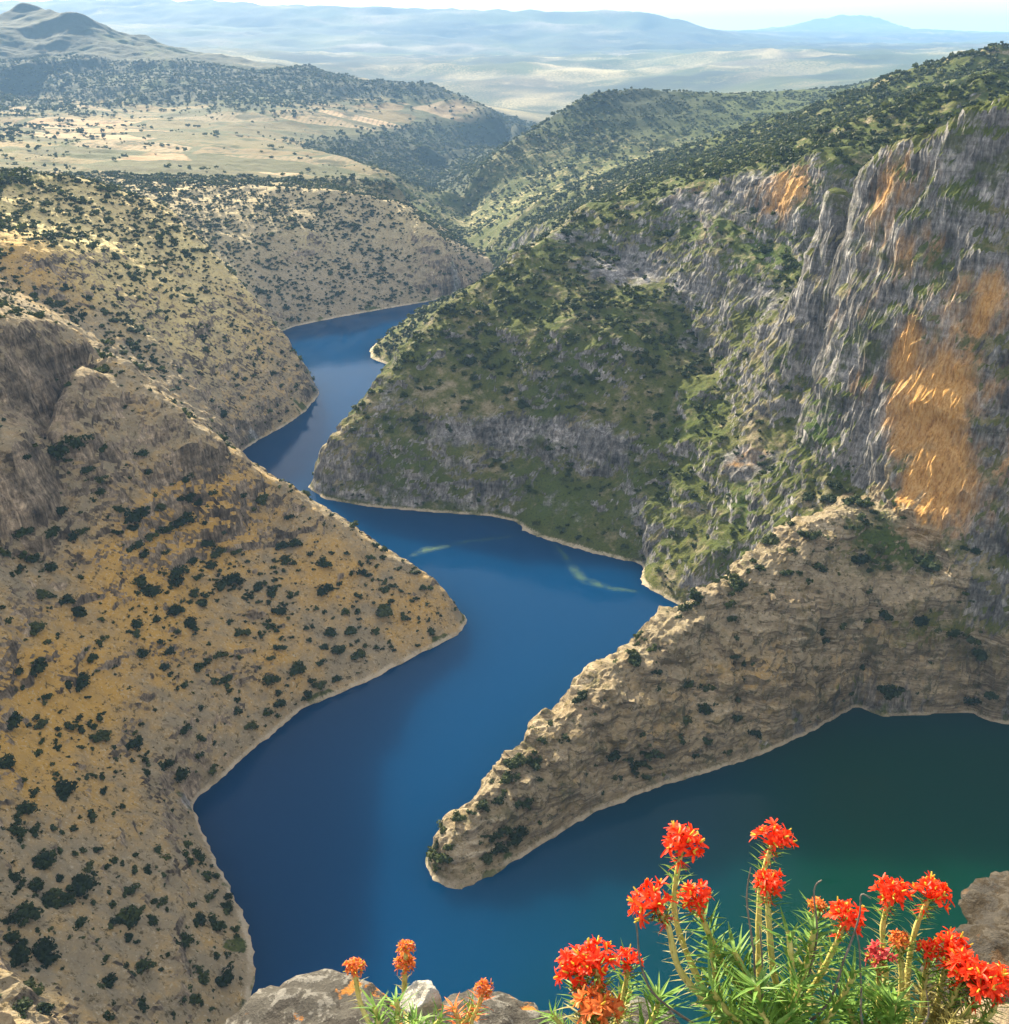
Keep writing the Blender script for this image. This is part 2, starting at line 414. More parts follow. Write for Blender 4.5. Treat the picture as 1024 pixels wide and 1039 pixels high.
# ------------------------------------------------------------------ terrain material
def ground_material():
    s = N('canyon_ground')
    g = s.node('ShaderNodeNewGeometry'); P = g.outputs['Position']
    sep = s.node('ShaderNodeSeparateXYZ'); s.link(P, sep.inputs[0]); z = sep.outputs[2]
    sn = s.node('ShaderNodeSeparateXYZ'); s.link(g.outputs['Normal'], sn.inputs[0]); nz = sn.outputs[2]
    veg, warm, orange = s.attr('veg'), s.attr('warm'), s.attr('orange')
    strata, field, green, forest = s.attr('strata'), s.attr('field'), s.attr('green'), s.attr('forest')
    cliff = s.attr('cliff')
    nbig = s.noise(P, .02, 5, .6); nmed = s.noise(P, .13, 7, .65); nf = s.noise(P, .9, 6, .75); nff = s.noise(P, 2.6, 3, .7)
    # soil: grey scree to ochre earth, pale stones, dark tufts
    wf = s.ss(s.math('ADD', warm, s.math('MULTIPLY', s.math('SUBTRACT', nmed, .5), 1.5)), .1, .9)
    grey = s.mix(nmed, (.20, .163, .105), (.37, .318, .22))
    ochre = s.mix(nf, (.38, .22, .05), (.58, .385, .11))
    soil = s.mix(wf, grey, ochre)
    stone = s.math('MULTIPLY', s.ss(nf, .53, .66), s.ss(nmed, .35, .6, .35, 1))
    soil = s.mix(s.math('MULTIPLY', stone, .9), soil, s.mix(nff, (.38, .335, .25), (.60, .55, .44)))
    pale = s.attr('pale')
    soil = s.mix(s.math('MULTIPLY', pale, s.ss(nmed, .3, .6, .45, 1)), soil, s.mix(nf, (.56, .45, .17), (.74, .65, .36)))  # pale dry ground, with sunlit yellow put into the colour
    tuft = s.math('MULTIPLY', s.ss(s.noise(P, .42, 6, .8), .54, .62), .88)
    soil = s.mix(tuft, soil, (.075, .06, .026))
    # grass and low scrub
    gr = s.mix(s.noise(P, .05, 6, .7), (.045, .060, .012), (.145, .138, .032))
    gr = s.mix(green, gr, s.mix(nmed, (.020, .052, .007), (.070, .110, .014)))
    gr = s.mix(s.ss(nf, .47, .66), gr, (.022, .036, .014))
    vf = s.ss(s.math('ADD', veg, s.math('MULTIPLY', s.math('SUBTRACT', s.noise(P, .09, 8, .75), .5), 1.5)), .3, .7)
    ground = s.mix(vf, soil, gr)
    # bare limestone: vertical weathering streaks, ledges, orange seep stains
    st = s.noise(s.mapping(P, (.34, .34, .085)), 1.0, 9, .75, .8)
    st2 = s.noise(s.mapping(P, (.9, .9, .24), loc=(13, 4, 2)), 1.0, 7, .8)
    led = s.noise(s.mapping(P, (.05, .05, .42), rot=(.12, .18, 0)), 1.0, 6, .65, .4)
    rv = s.math('ADD', s.math('MULTIPLY', st, .5), s.math('ADD', s.math('MULTIPLY', st2, .3), s.math('MULTIPLY', led, .2)))
    rock = s.ramp(rv, [(.39, (.022, .021, .022)), (.46, (.10, .096, .098)), (.53, (.215, .205, .21)), (.62, (.46, .44, .43))])
    # larger tone: broad pale and dark patches, stretched upright
    tone = s.noise(s.mapping(P, (.075, .075, .026)), 1.0, 5, .65, .4)
    rock = s.mix(1.0, rock, s.ramp(tone, [(.36, (.38, .37, .36)), (.48, (.85, .84, .83)), (.62, (1.45, 1.42, 1.40))]), 'MULTIPLY')
    of = s.ss(s.math('ADD', s.math('MULTIPLY', orange, .92), s.math('MULTIPLY', s.math('SUBTRACT', s.noise(s.mapping(P, (.11, .11, .028)), 1, 6, .65), .5), 1.2)), .24, .86)
    och = s.ramp(st2, [(.32, (.15, .065, .022)), (.48, (.52, .27, .075)), (.68, (.70, .47, .23))])
    rock = s.mix(of, rock, s.mix(.35, och, rock, 'MULTIPLY'))
    rock = s.mix(s.math('MULTIPLY', of, .75), rock, och)
    rock = s.mix(1.0, rock, (1.14, 1.20, 1.20), 'MULTIPLY')
    wr = s.mix(1.0, rock, (1.15, .90, .60), 'MULTIPLY')
    rock = s.mix(s.math('MAXIMUM', warm, s.math('MULTIPLY', s.attr('west'), .8)), rock, wr)
    moss = s.math('MULTIPLY', s.ss(s.math('ADD', s.noise(P, .07, 7, .75), s.math('MULTIPLY', s.math('SUBTRACT', veg, .68), .55)), .52, .62), s.math('MULTIPLY', veg, s.math('SUBTRACT', 1.0, s.math('MULTIPLY', of, 1.0))))
    rock = s.mix(moss, rock, gr)
    slope = s.math('ADD', nz, s.math('MULTIPLY', s.math('SUBTRACT', nmed, .5), -.45))
    rf = s.math('MAXIMUM', s.ss(slope, .57, .43), s.ss(s.math('ADD', cliff, s.math('MULTIPLY', s.math('SUBTRACT', nmed, .5), 1.2)), .4, .7))
    rf = s.math('MAXIMUM', rf, s.ss(of, .15, .5))
    # folded bedded rock of the right-hand spur
    beds = s.noise(s.mapping(P, (.05, .07, .8), rot=(.32, -.25, .3)), 1.0, 8, .68, .5)
    bedc = s.ramp(beds, [(.34, (.08, .06, .035)), (.45, (.25, .195, .125)), (.54, (.41, .335, .225)), (.66, (.64, .56, .43))])
    bedc = s.mix(s.math('MULTIPLY', stone, .35), bedc, (.5, .46, .38))
    bedc = s.mix(s.math('MULTIPLY', s.ss(s.noise(P, .16, 6, .7), .5, .62), .7), bedc, s.mix(nf, (.22, .15, .05), (.15, .13, .035)))
    bedc = s.mix(s.ss(s.noise(P, .03, 5, .65), .42, .62), bedc, s.mix(.8, bedc, (.52, .50, .42), 'MULTIPLY'))
    bedc = s.mix(tuft, bedc, (.045, .052, .018))
    bedc = s.mix(s.math('MULTIPLY', s.ss(s.noise(P, .11, 7, .75), .53, .6), .8), bedc, (.075, .075, .024))
    bf = s.math('MULTIPLY', s.math('MULTIPLY', strata, s.ss(vf, .9, .1)), s.ss(s.noise(P, .05, 6, .7), .4, .58, .1, .8))
    ground = s.mix(bf, ground, bedc); rock = s.mix(s.math('MULTIPLY', strata, .8), rock, bedc)
    col = s.mix(rf, ground, rock)
    fo = s.mix(s.noise(P, .035, 7, .75), (.006, .014, .010), (.030, .044, .020))
    col = s.mix(s.math('MULTIPLY', forest, s.ss(s.noise(P, .006, 7, .7), .32, .5, .25, 1)), col, fo)
    # valley fields
    fv = s.mapping(P, (.0045, .0085, .0), rot=(0, 0, .35))
    cell = s.node('ShaderNodeTexVoronoi'); s.put(cell.inputs['Vector'], s.math_vec(fv) if hasattr(s, 'math_vec') else fv); cell.inputs['Scale'].default_value = 1.0
    fc = s.node('ShaderNodeSeparateColor'); s.link(cell.outputs['Color'], fc.inputs[0])
    fcol = s.ramp(fc.outputs[0], [(.0, (.42, .30, .17)), (.28, (.11, .105, .04)), (.45, (.50, .38, .24)), (.6, (.06, .075, .03)), (.75, (.33, .25, .12)), (.9, (.09, .10, .04))])
    rows = s.math('SINE', s.math('MULTIPLY', sep.outputs[0], .55))
    fcol = s.mix(s.math('MULTIPLY', s.ss(fc.outputs[1], .55, .6), s.ss(rows, .2, .6, 0, .4)), fcol, (.09, .12, .045))
    fcol = s.mix(s.ss(s.voro(fv, 1.0, 'DISTANCE_TO_EDGE'), .05, .02), fcol, (.08, .10, .04))
    fcol = s.mix(s.ss(s.noise(P, .012, 6, .65), .52, .64), fcol, (.060, .066, .024))
    fcol = s.mix(1.0, fcol, (.78, .74, .70), 'MULTIPLY')
    col = s.mix(field, col, fcol)
    # bleached draw-down rim just above the water
    zz = s.math('ADD', z, s.math('MULTIPLY', s.math('SUBTRACT', nf, .5), 3.0))
    ring = s.math('MULTIPLY', s.math('MULTIPLY', s.ss(zz, 1.6, .7), s.ss(sep.outputs[1], 1300, 1200)), s.ss(z, 90, 10))
    col = s.mix(s.math('MULTIPLY', ring, s.ss(s.noise(P, .08, 5, .7), .38, .55, .15, .85)), col, s.mix(nff, (.36, .30, .22), (.62, .55, .43)))
    hgt = s.math('ADD', s.math('MULTIPLY', nf, .6), s.math('MULTIPLY', s.mix(rf, nmed, rv), 1.6))
    hgt = s.math('ADD', hgt, s.math('MULTIPLY', s.math('MULTIPLY', beds, strata), .8))
    s.bsdf(col, .93, s.bump(hgt, .9, 1.6), .12)
    return s.m
M_ground = ground_material()

# ------------------------------------------------------------------ where each cover grows (masses on the ground, metres)
ZF2 = height(G2.X, G2.Y)
def hit(px, py):
    d = ray(px, py); t = np.linspace(150, 2600, 6000)
    X, Y, Zr = d[0] * t, d[1] * t, H_CAM + d[2] * t
    h = np.where((np.abs(X) < 518) & (Y < 1318), G2.sample(ZF2, X, Y), G1.sample(Z1, X, Y))
    k = np.argmax(h > Zr)
    return np.array([X[k], Y[k], h[k]])

def blobs(V, items):
    out = np.zeros(len(V), np.float32)
    for (px, py, rh, rv, a) in items:
        c = hit(px, py)
        d2 = ((V[:, 0] - c[0]) ** 2 + (V[:, 1] - c[1]) ** 2) / rh ** 2 + (V[:, 2] - c[2]) ** 2 / rv ** 2
        out = np.maximum(out, a * np.exp(-d2)) if a > 0 else out
    return out

WARM = [(200, 530, 50, 30, .8), (150, 590, 40, 30, .8), (60, 700, 45, 30, .75), (20, 760, 35, 30, .7), (160, 640, 40, 30, .6), (100, 800, 35, 30, .45),
        (330, 580, 35, 30, .55), (420, 620, 30, 20, .5), (270, 660, 40, 30, .45), (60, 420, 30, 40, .2), (40, 250, 80, 60, .55), (150, 290, 70, 60, .45),
        (250, 340, 50, 40, .4), (760, 690, 25, 20, .4), (880, 680, 40, 25, .35), (660, 730, 40, 20, .3), (10, 480, 40, 50, .25), (60, 860, 40, 30, .2)]
ORANGE = [(900, 280, 70, 80, .24), (980, 480, 40, 60, .42), (740, 230, 50, 40, .3), (945, 420, 20, 32, 1.15), (950, 490, 20, 28, 1.15), (940, 540, 14, 14, .9), (925, 360, 18, 22, .8), (990, 320, 18, 25, .6), (1010, 400, 10, 30, .5), (800, 195, 26, 24, .7),
          (850, 330, 10, 25, .4), (880, 390, 16, 20, .4), (905, 200, 22, 25, .55), (930, 260, 18, 20, .5), (700, 190, 30, 10, .4), (760, 460, 14, 14, .4), (860, 230, 14, 25, .5)]
GREEN = [(720, 235, 45, 16, .9), (780, 260, 40, 16, 1), (650, 330, 50, 40, .7), (580, 330, 50, 40, .6), (700, 420, 30, 30, .7), (830, 430, 28, 20, 1), (850, 460, 20, 16, 1), (790, 390, 20, 20, .9),
         (760, 510, 20, 18, .9), (900, 550, 28, 14, .8), (860, 540, 20, 12, .7), (560, 250, 30, 20, .6), (680, 500, 30, 30, .5), (600, 200, 60, 30, .7), (700, 175, 80, 30, .8), (800, 140, 80, 30, .8), (980, 240, 25, 20, .4),
         (60, 205, 60, 20, .7), (30, 185, 70, 20, .6), (430, 450, 40, 25, .4)]
VEGX = [(760, 330, 40, 30, .85), (720, 470, 30, 30, .78), (690, 540, 25, 20, .78), (430, 490, 40, 12, .75), (540, 500, 50, 8, .75), (800, 360, 20, 20, .85), (900, 550, 34, 14, .75), (970, 240, 22, 22, .75), (900, 175, 40, 12, .7), (760, 225, 60, 20, .8), (840, 430, 36, 26, .8), (760, 510, 26, 20, .75), (960, 640, 40, 16, .7), (700, 430, 40, 40, .7), (1000, 190, 30, 18, .6), (960, 160, 40, 14, .7), (900, 260, 14, 14, .8), (870, 300, 12, 16, .8), (985, 255, 20, 10, .8), (850, 210, 12, 30, .9), (845, 300, 12, 30, .9), (690, 250, 30, 12, .8), (700, 390, 26, 26, .8), (890, 470, 8, 10, .6)]
CLIFF = [(540, 440, 60, 11, 1.0), (480, 438, 40, 11, .8), (605, 450, 32, 12, 1.0), (640, 270, 50, 14, .9), (580, 240, 25, 10, .8), (700, 290, 30, 16, .8), (760, 470, 26, 12, .8), (780, 300, 60, 12, .7), (710, 205, 60, 9, .8), (780, 200, 50, 18, .9),
         (400, 400, 24, 16, .5), (700, 350, 14, 24, .7), (30, 400, 34, 40, .7), (30, 500, 30, 40, .6), (560, 510, 50, 8, .5), (650, 520, 25, 14, .5), (730, 560, 20, 14, .45), (440, 640, 20, 10, .4)]

def cover(V, N_):
    X, Y, z = V[:, 0].astype(float), V[:, 1].astype(float), V[:, 2].astype(float)
    west = soft_inside(WESTLAND, X, Y, 10) * (Y < 1320)
    spur = soft_inside(SPUR, X, Y, 5)
    big = fbm2(X, Y, 60, 4, .6, seed=21)
    near_big = np.hypot(X, Y) < 1300
    dist = np.hypot(X, Y)
    east = (1 - west) * (1 - spur)
    veg = east * (.66 + .14 * big) + west * (.10 + .08 * big) + spur * .27
    # the gentle ground above the cliffs is wooded, so is the far hill
    plateau = east * smooth(.80, .90, N_[:, 2]) * smooth(80, 130, z)
    veg = np.maximum(veg, plateau * .85)
    veg = np.maximum(veg, blobs(V, VEGX) * (1 - .0 * west))
    # wooded crown of the second spur on the left
    crown = west * smooth(130, 165, z) * smooth(560, 640, Y)
    veg = np.maximum(veg, crown * (.45 + .25 * big))
    farhill = smooth(2900, 2500, Y) * smooth(1300, 1500, Y) * smooth(-150, 0, X + (Y - 1500) * .05)
    veg = np.maximum(veg, farhill * .6)
    field = smooth(1180, 1260, Y) * smooth(-60, -160, X - (Y - 1200) * .02) * smooth(125, 105, z + 12 * big) * smooth(60, 80, z) * (Y < 3300)
    ridge = smooth(1500, 1900, Y) * (1 - field) * smooth(500, 200, X) * np.where(X < -500, smooth(5600, 4800, Y), smooth(3900, 3300, Y))
    veg = np.maximum(veg, ridge * .9)
    veg = np.where(Y > 3300, .7 + .4 * fbm2(X, Y, 700, 3, seed=31), veg)
    green = np.maximum(np.maximum(blobs(V, GREEN), east * (.35 + .3 * big)), np.maximum(plateau * .6, np.maximum(ridge * .8, farhill * .45)))
    warm = np.minimum(1, 1.25 * blobs(V, WARM))
    warm = np.maximum(warm, np.where(Y > 3300, .15, 0)) * (1 - .75 * farhill)
    warm = np.maximum(warm, west * .26)
    warm = np.maximum(warm, west * smooth(560, 640, Y) * .35 * (Y < 1000))
    warm = warm * (1 - .85 * west * smooth(880, 980, Y))
    pale = np.maximum(west * smooth(570, 680, Y) * smooth(20, 90, z) * (.85 + .4 * big) * (.35 + .65 * smooth(1010, 930, Y)), farhill * .7 * (1 - smooth(0, 1, field)))  # second spur and far hill: sunlight put into the paler soil
    pale = np.maximum(pale, np.where((Y > 3300) & (Y < 7500), np.clip(.15 + 1.5 * fbm2(X, Y, 700, 5, .62, seed=35), 0, .45) * smooth(-1300, -500, X + (Y - 3300) * .25), 0))
    forest = np.maximum(ridge * .95, np.where(Y > 3300, np.clip(.62 + 1.1 * fbm2(X, Y, 1500, 4, .6, seed=33), 0, 1) * (1 - .8 * pale), 0))
    veg = np.where(Y > 3300, veg * (1 - .7 * pale), veg)
    return dict(west=west, pale=np.clip(pale, 0, 1), veg=np.clip(veg, 0, 1), warm=warm, orange=blobs(V, ORANGE), green=np.clip(green, 0, 1), strata=spur, forest=forest, field=field, cliff=blobs(V, CLIFF) * (1 - spur))

def grid_terrain(name, x0, x1, y0, y1, h, hole=None, drop=0.0, fine=2, rocky=True):
    xs = np.arange(x0, x1 + h * .5, h); ys = np.arange(y0, y1 + h * .5, h)
    X, Y = np.meshgrid(xs, ys)
    z = height(X, Y, fine) if fine else height(X, Y, 0)
    zy, zx = np.gradient(z, h)
    n = np.dstack([-zx, -zy, np.ones_like(z)]); n /= np.linalg.norm(n, axis=2)[..., None]
    V = np.dstack([X, Y, z])
    if rocky:
        # push the rock faces about along their normals: buttresses, ribs, ledges
        fl = V.reshape(-1, 3); st = smooth(.82, .58, blur(n[..., 2], 3)).ravel() * smooth(1, 14, fl[:, 2]) * smooth(1600, 1100, fl[:, 1]) * (1 - .35 * inside(WESTLAND, fl[:, 0], fl[:, 1]))
        ids = np.nonzero(st > .01)[0]; q = fl[ids]
        d = fbm3(q[:, 0] / 34, q[:, 1] / 34, q[:, 2] / 42, 3, .5, True) * 2.9 - 1.4
        d += (fbm3(q[:, 0] / 9, q[:, 1] / 9, q[:, 2] / 22, 3, .55, True) - .4) * 1.25
        d += np.tanh(3.5 * perlin3(q[:, 0] / 30, q[:, 1] / 30, q[:, 2] / 7.0)) * .9
        d += blocks(q, 8, 8, 12) * 1.3 + blocks(q, 3, 3, 4.5, .4, 1) * .6 + (fbm3(q[:, 0] / 3.6, q[:, 1] / 3.6, q[:, 2] / 5, 2, .65, True) - .3) * .5
        edge = np.minimum.reduce([q[:, 0] - x0, x1 - q[:, 0], q[:, 1] - y0, y1 - q[:, 1]])
        if hole: edge = np.minimum(edge, np.maximum.reduce([hole[0] - q[:, 0], q[:, 0] - hole[1], hole[2] - q[:, 1], q[:, 1] - hole[3], 0 * edge]))
        fl = fl.copy(); fl[ids] += n.reshape(-1, 3)[ids] * (d * st[ids] * smooth(0, 14, edge))[:, None]
        V = fl.reshape(V.shape)
    sp = inside(SPUR, X, Y)
    V = V.reshape(-1, 3)
    # ledges of the bedded spur
    ids = np.nonzero(sp.ravel() & (V[:, 2] > 1))[0]; q = V[ids]
    b = q[:, 2] * .8 + q[:, 0] * .22 + q[:, 1] * .12
    d = perlin3(q[:, 0] / 40, q[:, 1] / 40, b / 3.2) * .3 + blocks(q, 5.5, 5.5, 2.6, .4, 2) * 1.15 + blocks(q, 2.4, 2.4, 1.3, .4, 3) * .7 + (fbm3(q[:, 0] / 5, q[:, 1] / 5, q[:, 2] / 4, 3, .65, True) - .4) * .25
    V[ids] += n.reshape(-1, 3)[ids] * (d * smooth(0, 6, q[:, 2]))[:, None]
    nx, ny = len(xs), len(ys)
    idx = np.arange(nx * ny).reshape(ny, nx)
    F = np.dstack([idx[:-1, :-1], idx[:-1, 1:], idx[1:, 1:], idx[1:, :-1]]).reshape(-1, 4)
    if hole:
        cx = (X[:-1, :-1] + h * .5).ravel(); cy = (Y[:-1, :-1] + h * .5).ravel()
        F = F[~((cx > hole[0]) & (cx < hole[1]) & (cy > hole[2]) & (cy < hole[3]))]
    V[:, 2] -= drop
    crag = sp.ravel().astype(float) * (V[:, 2] > 1)
    if rocky: crag = np.maximum(crag, st)
    flat_face = crag[F].mean(1) > .3
    a = cover(V, n.reshape(-1, 3))
    used = np.unique(F); rm = np.full(len(V), -1); rm[used] = np.arange(len(used))
    o = mesh_np(name, V[used], rm[F], M_ground, True, {k: v[used] for k, v in a.items()})
    o.data.polygons.foreach_set('use_smooth', ~flat_face)
    return props(o, kind='structure')

near = (-330, 330, 110, 780)
mid = (-512, 512, 8, 1312)
outer = (-2160, 2560, -104, 4160)
grid_terrain('canyon_slopes', *near, 1.0)
grid_terrain('canyon_slopes', *mid, 2.0, hole=(near[0] + 1, near[1] - 1, near[2] + 1, near[3] - 1), drop=.15)
grid_terrain('hills', *outer, 8.0, hole=(mid[0] + 4, mid[1] - 4, mid[2] + 4, mid[3] - 4), drop=.5, fine=0)
grid_terrain('mountains', -15500, 15500, -320, 24960, 80.0, hole=(outer[0] + 40, outer[1] - 40, outer[2] + 40, outer[3] - 40), drop=2, fine=0, rocky=False)

# ------------------------------------------------------------------ water
def water_material():
    s = N('reservoir_water')
    g = s.node('ShaderNodeNewGeometry'); P = g.outputs['Position']
    sep = s.node('ShaderNodeSeparateXYZ'); s.link(P, sep.inputs[0])
    # right side arm tinted green for the cliffs it reflects; upper reach clear blue
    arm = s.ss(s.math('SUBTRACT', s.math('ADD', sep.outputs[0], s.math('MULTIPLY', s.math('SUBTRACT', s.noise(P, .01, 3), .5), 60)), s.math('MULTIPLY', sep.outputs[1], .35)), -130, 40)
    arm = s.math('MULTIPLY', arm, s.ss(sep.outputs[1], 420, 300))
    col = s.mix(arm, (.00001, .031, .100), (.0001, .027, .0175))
    w = s.math('ADD', s.noise(s.mapping(P, (1, .55, 1)), .5, 4, .6), s.math('MULTIPLY', s.noise(P, .06, 3), 1.5))
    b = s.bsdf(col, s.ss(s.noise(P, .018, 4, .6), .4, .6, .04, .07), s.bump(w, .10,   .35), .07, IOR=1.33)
    # turbid water scatters daylight sideways below the surface
    b.subsurface_method = 'BURLEY'; b.inputs['Subsurface Weight'].default_value = 1; b.inputs['Subsurface Scale'].default_value = 1
    b.inputs['Subsurface Radius'].default_value = (70, 70, 70)
    return s.m
wm = water_material()
wv = np.array([(-620, -60, 0), (700, -60, 0), (700, 1600, 0), (-620, 1600, 0)], float)
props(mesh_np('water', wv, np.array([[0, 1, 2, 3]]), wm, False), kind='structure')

# ------------------------------------------------------------------ camera, sky, sun, air
cam = bpy.data.cameras.new('camera'); co = bpy.data.objects.new('camera', cam); COL.objects.link(co)
co.location = (0, 0, H_CAM); co.rotation_euler = (math.pi / 2 - PITCH, 0, 0)
cam.sensor_fit = 'HORIZONTAL'; cam.sensor_width = 36; cam.lens = 36 * F_PX / 1024
cam.clip_start = .05; cam.clip_end = 60000
scene.camera = co
SUN_EL, SUN_AZ = math.radians(26), math.radians(-28)      # azimuth measured from straight ahead, minus = to the left
w = bpy.data.worlds.new('World'); scene.world = w; w.use_nodes = True
nt = w.node_tree; bg = nt.nodes['Background']; sky = nt.nodes.new('ShaderNodeTexSky')
sky.sky_type = 'NISHITA'; sky.sun_disc = False; sky.sun_elevation = SUN_EL; sky.sun_rotation = SUN_AZ
sky.altitude = 300; sky.air_density = 1.0; sky.dust_density = .8; sky.ozone_density = 1.0
# thin high cloud: broken warm veil added over blue sky to warm the shade
tc = nt.nodes.new('ShaderNodeTexCoord'); mp = nt.nodes.new('ShaderNodeMapping'); mp.inputs['Scale'].default_value = (1.6, 1.6, 4)
cn = nt.nodes.new('ShaderNodeTexNoise'); cn.inputs['Scale'].default_value = 1.4; cn.inputs['Detail'].default_value = 5
cr = nt.nodes.new('ShaderNodeMapRange'); cr.inputs['From Min'].default_value = .3; cr.inputs['From Max'].default_value = .7
cr.inputs['To Min'].default_value = .6; cr.inputs['To Max'].default_value = .85
mxs = nt.nodes.new('ShaderNodeMix'); mxs.data_type = 'RGBA'; mxs.inputs[7].default_value = (3.5, 3.1, 2.6, 1)
nt.links.new(tc.outputs['Generated'], mp.inputs[0]); nt.links.new(mp.outputs[0], cn.inputs['Vector']); nt.links.new(cn.outputs['Fac'], cr.inputs['Value'])
nt.links.new(cr.outputs[0], mxs.inputs[0]); nt.links.new(sky.outputs[0], mxs.inputs[6]); nt.links.new(mxs.outputs[2], bg.inputs[0])
bg.inputs[1].default_value = .115
sl = bpy.data.lights.new('sun', 'SUN'); sl.energy = 5.0; sl.angle = math.radians(1.5); sl.color = (1, .85, .60)
so = bpy.data.objects.new('sun', sl); COL.objects.link(so)
sd = Vector((math.sin(SUN_AZ) * math.cos(SUN_EL), math.cos(SUN_AZ) * math.cos(SUN_EL), math.sin(SUN_EL)))
so.rotation_euler = sd.to_track_quat('Z', 'Y').to_euler(); so.location = (0, 0, 400)
hm = bpy.data.materials.new('haze_air'); hm.use_nodes = True; ht = hm.node_tree; ht.nodes.clear()
ho = ht.nodes.new('ShaderNodeOutputMaterial'); pv = ht.nodes.new('ShaderNodeVolumePrincipled')
pv.inputs['Color'].default_value = (.30, .56, 1, 1); pv.inputs['Density'].default_value = 8e-5; pv.inputs['Anisotropy'].default_value = .0
ht.links.new(pv.outputs[0], ho.inputs['Volume'])
bx0, bx1, by0, by1, bz0, bz1 = -15800, 15800, -500, 25200, -60, 800
hv = np.array([(x, y, z) for z in (bz0, bz1) for y in (by0, by1) for x in (bx0, bx1)], float)
hf = np.array([[0, 2, 3, 1], [4, 5, 7, 6], [0, 1, 5, 4], [2, 6, 7, 3], [0, 4, 6, 2], [1, 3, 7, 5]])
props(mesh_np('haze', hv, hf, hm, False), kind='stuff')
scene.view_settings.view_transform = 'Standard'; scene.view_settings.look = 'None'
scene.view_settings.exposure = 1.95; scene.view_settings.gamma = 1
scene.cycles.use_denoising = True; scene.cycles.use_adaptive_sampling = True; scene.cycles.adaptive_threshold = .015
scene.cycles.max_bounces = 6; scene.cycles.diffuse_bounces = 3; scene.cycles.glossy_bounces = 2
scene.cycles.transmission_bounces = 3; scene.cycles.transparent_max_bounces = 6; scene.cycles.volume_bounces = 0
scene.cycles.caustics_reflective = False; scene.cycles.caustics_refractive = False

# ------------------------------------------------------------------ shrubs and woods
def leaf_material(name, c0, c1, c2, per_object=True, rough=.7, trans=.25):
    s = N(name)
    g = s.node('ShaderNodeNewGeometry'); P = g.outputs['Position']
    r = s.node('ShaderNodeObjectInfo').outputs['Random'] if per_object else s.attr('tint')
    n = s.noise(P, 1.6 if per_object else .9, 3, .6)
    f = s.math('ADD', s.math('MULTIPLY', r, .7), s.math('MULTIPLY', s.math('SUBTRACT', n, .5), .9), clamp=True)
    col = s.ramp(f, [(.05, c0), (.45, c1), (.95, c2)])
    b = s.bsdf(col, rough, None, .15)
    tr = s.node('ShaderNodeBsdfTranslucent'); s.put(tr.inputs[0], s.mix(.5, col, (.9, 1, .35), 'MULTIPLY'))
    mx = s.node('ShaderNodeMixShader'); mx.inputs[0].default_value = trans
    s.link(b.outputs[0], mx.inputs[1]); s.link(tr.outputs[0], mx.inputs[2]); s.link(mx.outputs[0], s.out.inputs[0])
    return s.m
M_shrub = leaf_material('shrub_leaf', (.013, .027, .007), (.027, .046, .011), (.085, .098, .026))
M_scrub = leaf_material('scrub_leaf', (.019, .034, .009), (.042, .062, .016), (.105, .115, .028), False)
M_wood = leaf_material('wood_leaf', (.020, .034, .011), (.050, .068, .016), (.15, .150, .034), False)

def plant_template(seed, cards, size, lobes, flat=.8, core=True, core_r=.62):
    """a bush of leaf-sprays round several lobes; unit radius, standing on z = 0"""
    r = np.random.default_rng(seed)
    cen = r.normal(size=(lobes, 3)) * np.array([.42, .42, .26]); cen[:, 2] = np.abs(cen[:, 2]) + .38
    rad = r.uniform(.34, .6, lobes)
    V, F = [], []
    for k in range(cards):
        i = r.integers(lobes)
        d = r.normal(size=3); d[2] = abs(d[2]) * .9 - .15 if r.random() < .8 else d[2]; d /= np.linalg.norm(d)
        c = cen[i] + d * rad[i] * r.uniform(.75, 1.12)
        a = np.cross(d, r.normal(size=3)); a /= np.linalg.norm(a) + 1e-6
        b = np.cross(d, a) * .8 + d * r.uniform(-.5, .9); b /= np.linalg.norm(b)
        s1 = size * r.uniform(.6, 1.3)
        n0 = len(V)
        V += [c - a * s1 * .5, c - b * s1 * .55 + a * s1 * .1, c + a * s1 * .5, c + b * s1 * .8]
        F.append((n0, n0 + 1, n0 + 2, n0 + 3))
    if core:
        for i in range(lobes):
            n0 = len(V); q = rad[i] * core_r * 1.25
            for dx, dy, dz in ((1, 0, 0), (0, 1, 0), (-1, 0, 0), (0, -1, 0), (0, 0, 1), (0, 0, -1)): V.append(cen[i] + np.array([dx, dy, dz]) * q)
            for a_, b_ in ((0, 1), (1, 2), (2, 3), (3, 0)):
                F += [(n0 + a_, n0 + b_, n0 + 4, n0 + 4), (n0 + b_, n0 + a_, n0 + 5, n0 + 5)]
    V = np.array(V); V[:, 2] *= flat
    return V, F

def to_tris(F):
    out = []
    for f in F:
        out.append(f[:3])
        if f[3] != f[2]: out.append((f[0], f[2], f[3]))
    return np.array(out)

